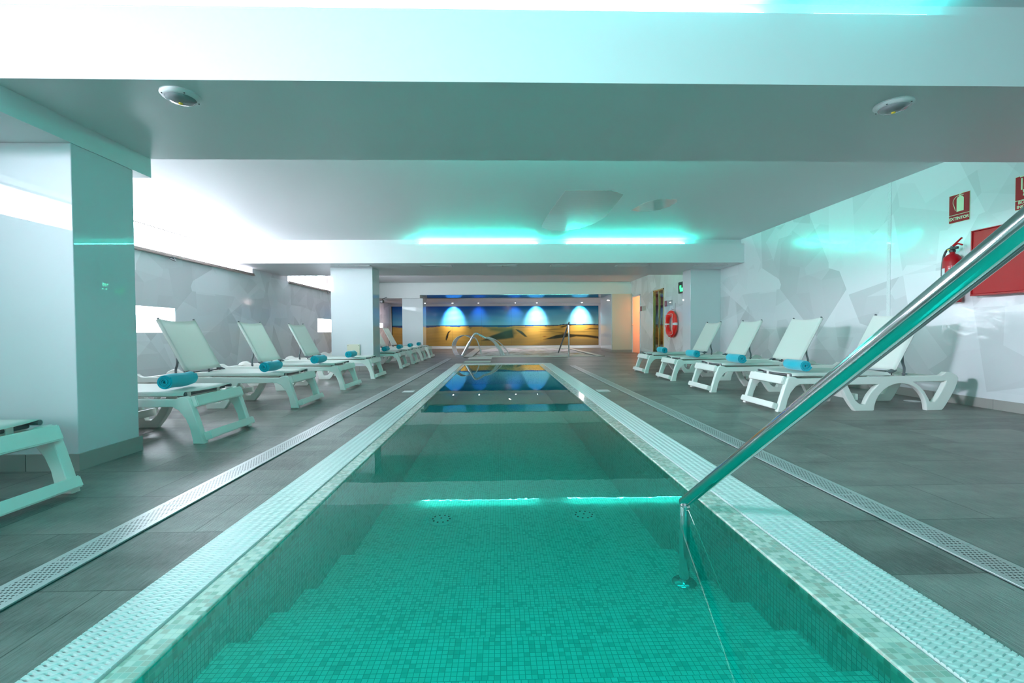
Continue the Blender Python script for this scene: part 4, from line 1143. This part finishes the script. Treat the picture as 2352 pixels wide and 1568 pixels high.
fs = [(j*nx+i, j*nx+i+1, (j+1)*nx+i+1, (j+1)*nx+i) for j in range(ny-1) for i in range(nx-1)]
tag(pydata('spa_water', vs, fs, M_spa, None, True), 'bubbling foamy water in the spa pool before the mural', 'water')

# curved steel spouts
t = thing('water_spout', 'bent steel water cannon tube at the corner of the spa pool', 'water spout', (-1.21, 14.35, .012))
bm = B(); tube(bm, round_corner([(0, 0, 0), (.42, 0, .74), (.74, .0, .56)], .12, 8), .034, 14, rs=[.034]*18+[.018]*0 if False else None); obj('pipe', bm, M_steel, t, True)
bm = B(); d = Vector((.42, 0, .74)).normalized(); tube(bm, [Vector((.02, .0, .02)), d*.50], .048, 14); obj('sleeve', bm, M_brushed, t, True)
bm = B(); lathe(bm, [(0, 0), (.10, 0), (.10, .012), (.04, .02), (0, .02)], 20); obj('base_flange', bm, M_steel, t, True)
t = thing('waterfall_spout', 'ring-shaped brushed steel waterfall spout left of the steel tube', 'water spout', (-1.34, 14.85, .012))
bm = B(); path = [(1050, 817), (1046, 811), (1043, 803), (1041.5, 793), (1044, 785), (1049, 778), (1056, 773), (1063, 770.5), (1071, 770.5), (1078, 773), (1084, 777)]
pp = smooth_path([((px-1148)/1045*14.85+1.34, 0, (762.3-py)/1045*14.85+.77-.012) for px, py in path], 1)
wv = Vector((.10, .30, 0)); L_ = []
for i, p in enumerate(pp):
    tn = (pp[min(i+1, len(pp)-1)]-pp[max(i-1, 0)]).normalized(); nr = Vector((-tn.z, 0, tn.x))*.006
    p = Vector((p.x, 0, max(0, p.z)))
    L_.append([bm.verts.new(p-wv*.5+nr), bm.verts.new(p+wv*.5+nr), bm.verts.new(p+wv*.5-nr), bm.verts.new(p-wv*.5-nr)])
for a, b in zip(L_[:-1], L_[1:]):
    for j in range(4): bm.faces.new((a[j], a[(j+1) % 4], b[(j+1) % 4], b[j]))
bm.faces.new(L_[0]); bm.faces.new(L_[-1]); obj('curved_sheet', bm, M_brushed, t, True)
M_jet = bpy.data.materials.new('falling_water'); n, l = nt(M_jet); b_ = n['Principled BSDF']; b_.inputs['Base Color'].default_value = (.85, .88, .9, 1); b_.inputs['Roughness'].default_value = .2; b_.inputs['Alpha'].default_value = .6
def jet_stream(a, b, h, r0_, r1_, label):
    a, b = Vector(a), Vector(b); pts = []; rs = []
    for i in range(15):
        u = i/14; p = a.lerp(b, u); p.z = a.z+(b.z-a.z)*u*u+h*u*(1-u); pts.append(p); rs.append(r0_+(r1_-r0_)*u)
    bm = B(); tube(bm, pts, .02, 8, rs=rs); return tag(obj('water_jet', bm, M_jet, None, True), label, 'water jet')
jet_stream((-.47, 14.35, .575), (.08, 14.9, -.0), .05, .03, .07, 'thick water jet falling from the bent steel tube')
jet_stream((-.45, 14.42, .58), (.30, 15.5, -.0), .06, .012, .02, 'thin outer water jet falling beyond the thick one')
jet_stream((-.88, 14.88, .58), (-.63, 15.15, .0), .10, .018, .022, 'water jet falling from the ring-shaped spout')

t = thing('spa_handrail', 'slim steel handrail going down into the spa pool', 'handrail', (0, 0, 0))
bm = B(); tube(bm, [(2.06, 13.62, 0), (2.06, 13.62, .95)], .024, 12); obj('post', bm, M_steel, t, True)
bm = B(); tube(bm, [(2.06, 13.55, 1.03), (2.06, 13.7, .98), (2.05, 16.0, .02)], .024, 12); obj('rail', bm, M_tube, t, True)
bm = B(); tube(bm, [(2.05, 16.0, -.5), (2.05, 16.0, .05)], .024, 12); obj('post', bm, M_steel, t, True)

# ---------------------------------------------------------------- floor bits
def slab(name, x0, x1, y0, y1, z, m, label, cat):
    bm = B(); bx(bm, x0, x1, y0, y1, 0.0005, z, .001); return tag(obj(name, bm, m), label, cat)
slab('floor_hatch', -.92, -.25, 12.75, 13.6, .008, M_coping, 'pale floor hatch nearest the spa pool edge', 'floor hatch')
slab('floor_hatch', -.92, -.25, 11.35, 11.95, .008, mat('mint_hatch', (.55, .68, .58), .35), 'pale green floor hatch at the end of the lap pool', 'floor hatch')
slab('depth_plate', -1.26, -1.12, 5.82, 5.98, .004, M_white, 'small white depth marker plate left of the lap pool', 'floor marker')
slab('depth_plate', 1.24, 1.40, 5.72, 5.90, .004, M_white, 'small white depth marker plate right of the lap pool', 'floor marker')
bm = B(); lathe(bm, [(0, 0), (.07, 0), (.07, .006), (0, .008)], 24); tag(obj('floor_drain_cap', bm, M_white, loc=(4.38, 4.72, .001)), 'round white floor cap under the nearest right lounger', 'floor drain')

# plaque on the middle pillar, camera on the left wall
t = thing('access_panel', 'cream screwed access panel low on the middle left pillar', 'panel', (0, 0, 0))
bm = B(); bx(bm, -3.06, -2.81, 9.165, 9.188, .32, .53, .003); obj('plate', bm, mat('cream_plate', (.74, .70, .55), .5), t)
for x, z in ((-3.04, .51), (-2.83, .51), (-3.04, .34), (-2.83, .34)):
    bm = B(); lathe(bm, [(0, 0), (.006, 0), (.006, .004), (0, .004)], 8, Matrix.Translation((x, 9.165, z)) @ Matrix.Rotation(PI/2, 4, 'X')); obj('screw', bm, M_black, t)
t = thing('security_camera', 'small black security camera high beside the middle left pillar', 'security camera', (-3.95, 15.6, 1.76))
bm = B(); bx(bm, -.12, .0, -.08, .08, .0, .1, .01); obj('housing', bm, M_black, t)
bm = B(); lathe(bm, [(0, 0), (.035, 0), (.035, .05), (0, .05)], 16, Matrix.Translation((-.05, -.08, .04)) @ Matrix.Rotation(PI/2, 4, 'X')); obj('lens', bm, M_gdome, t)
bm = B(); tube(bm, [(-.05, 0, .05), (-.05, .0, .14), (-.05, .60, .24)], .012, 8); obj('bracket', bm, M_black, t)
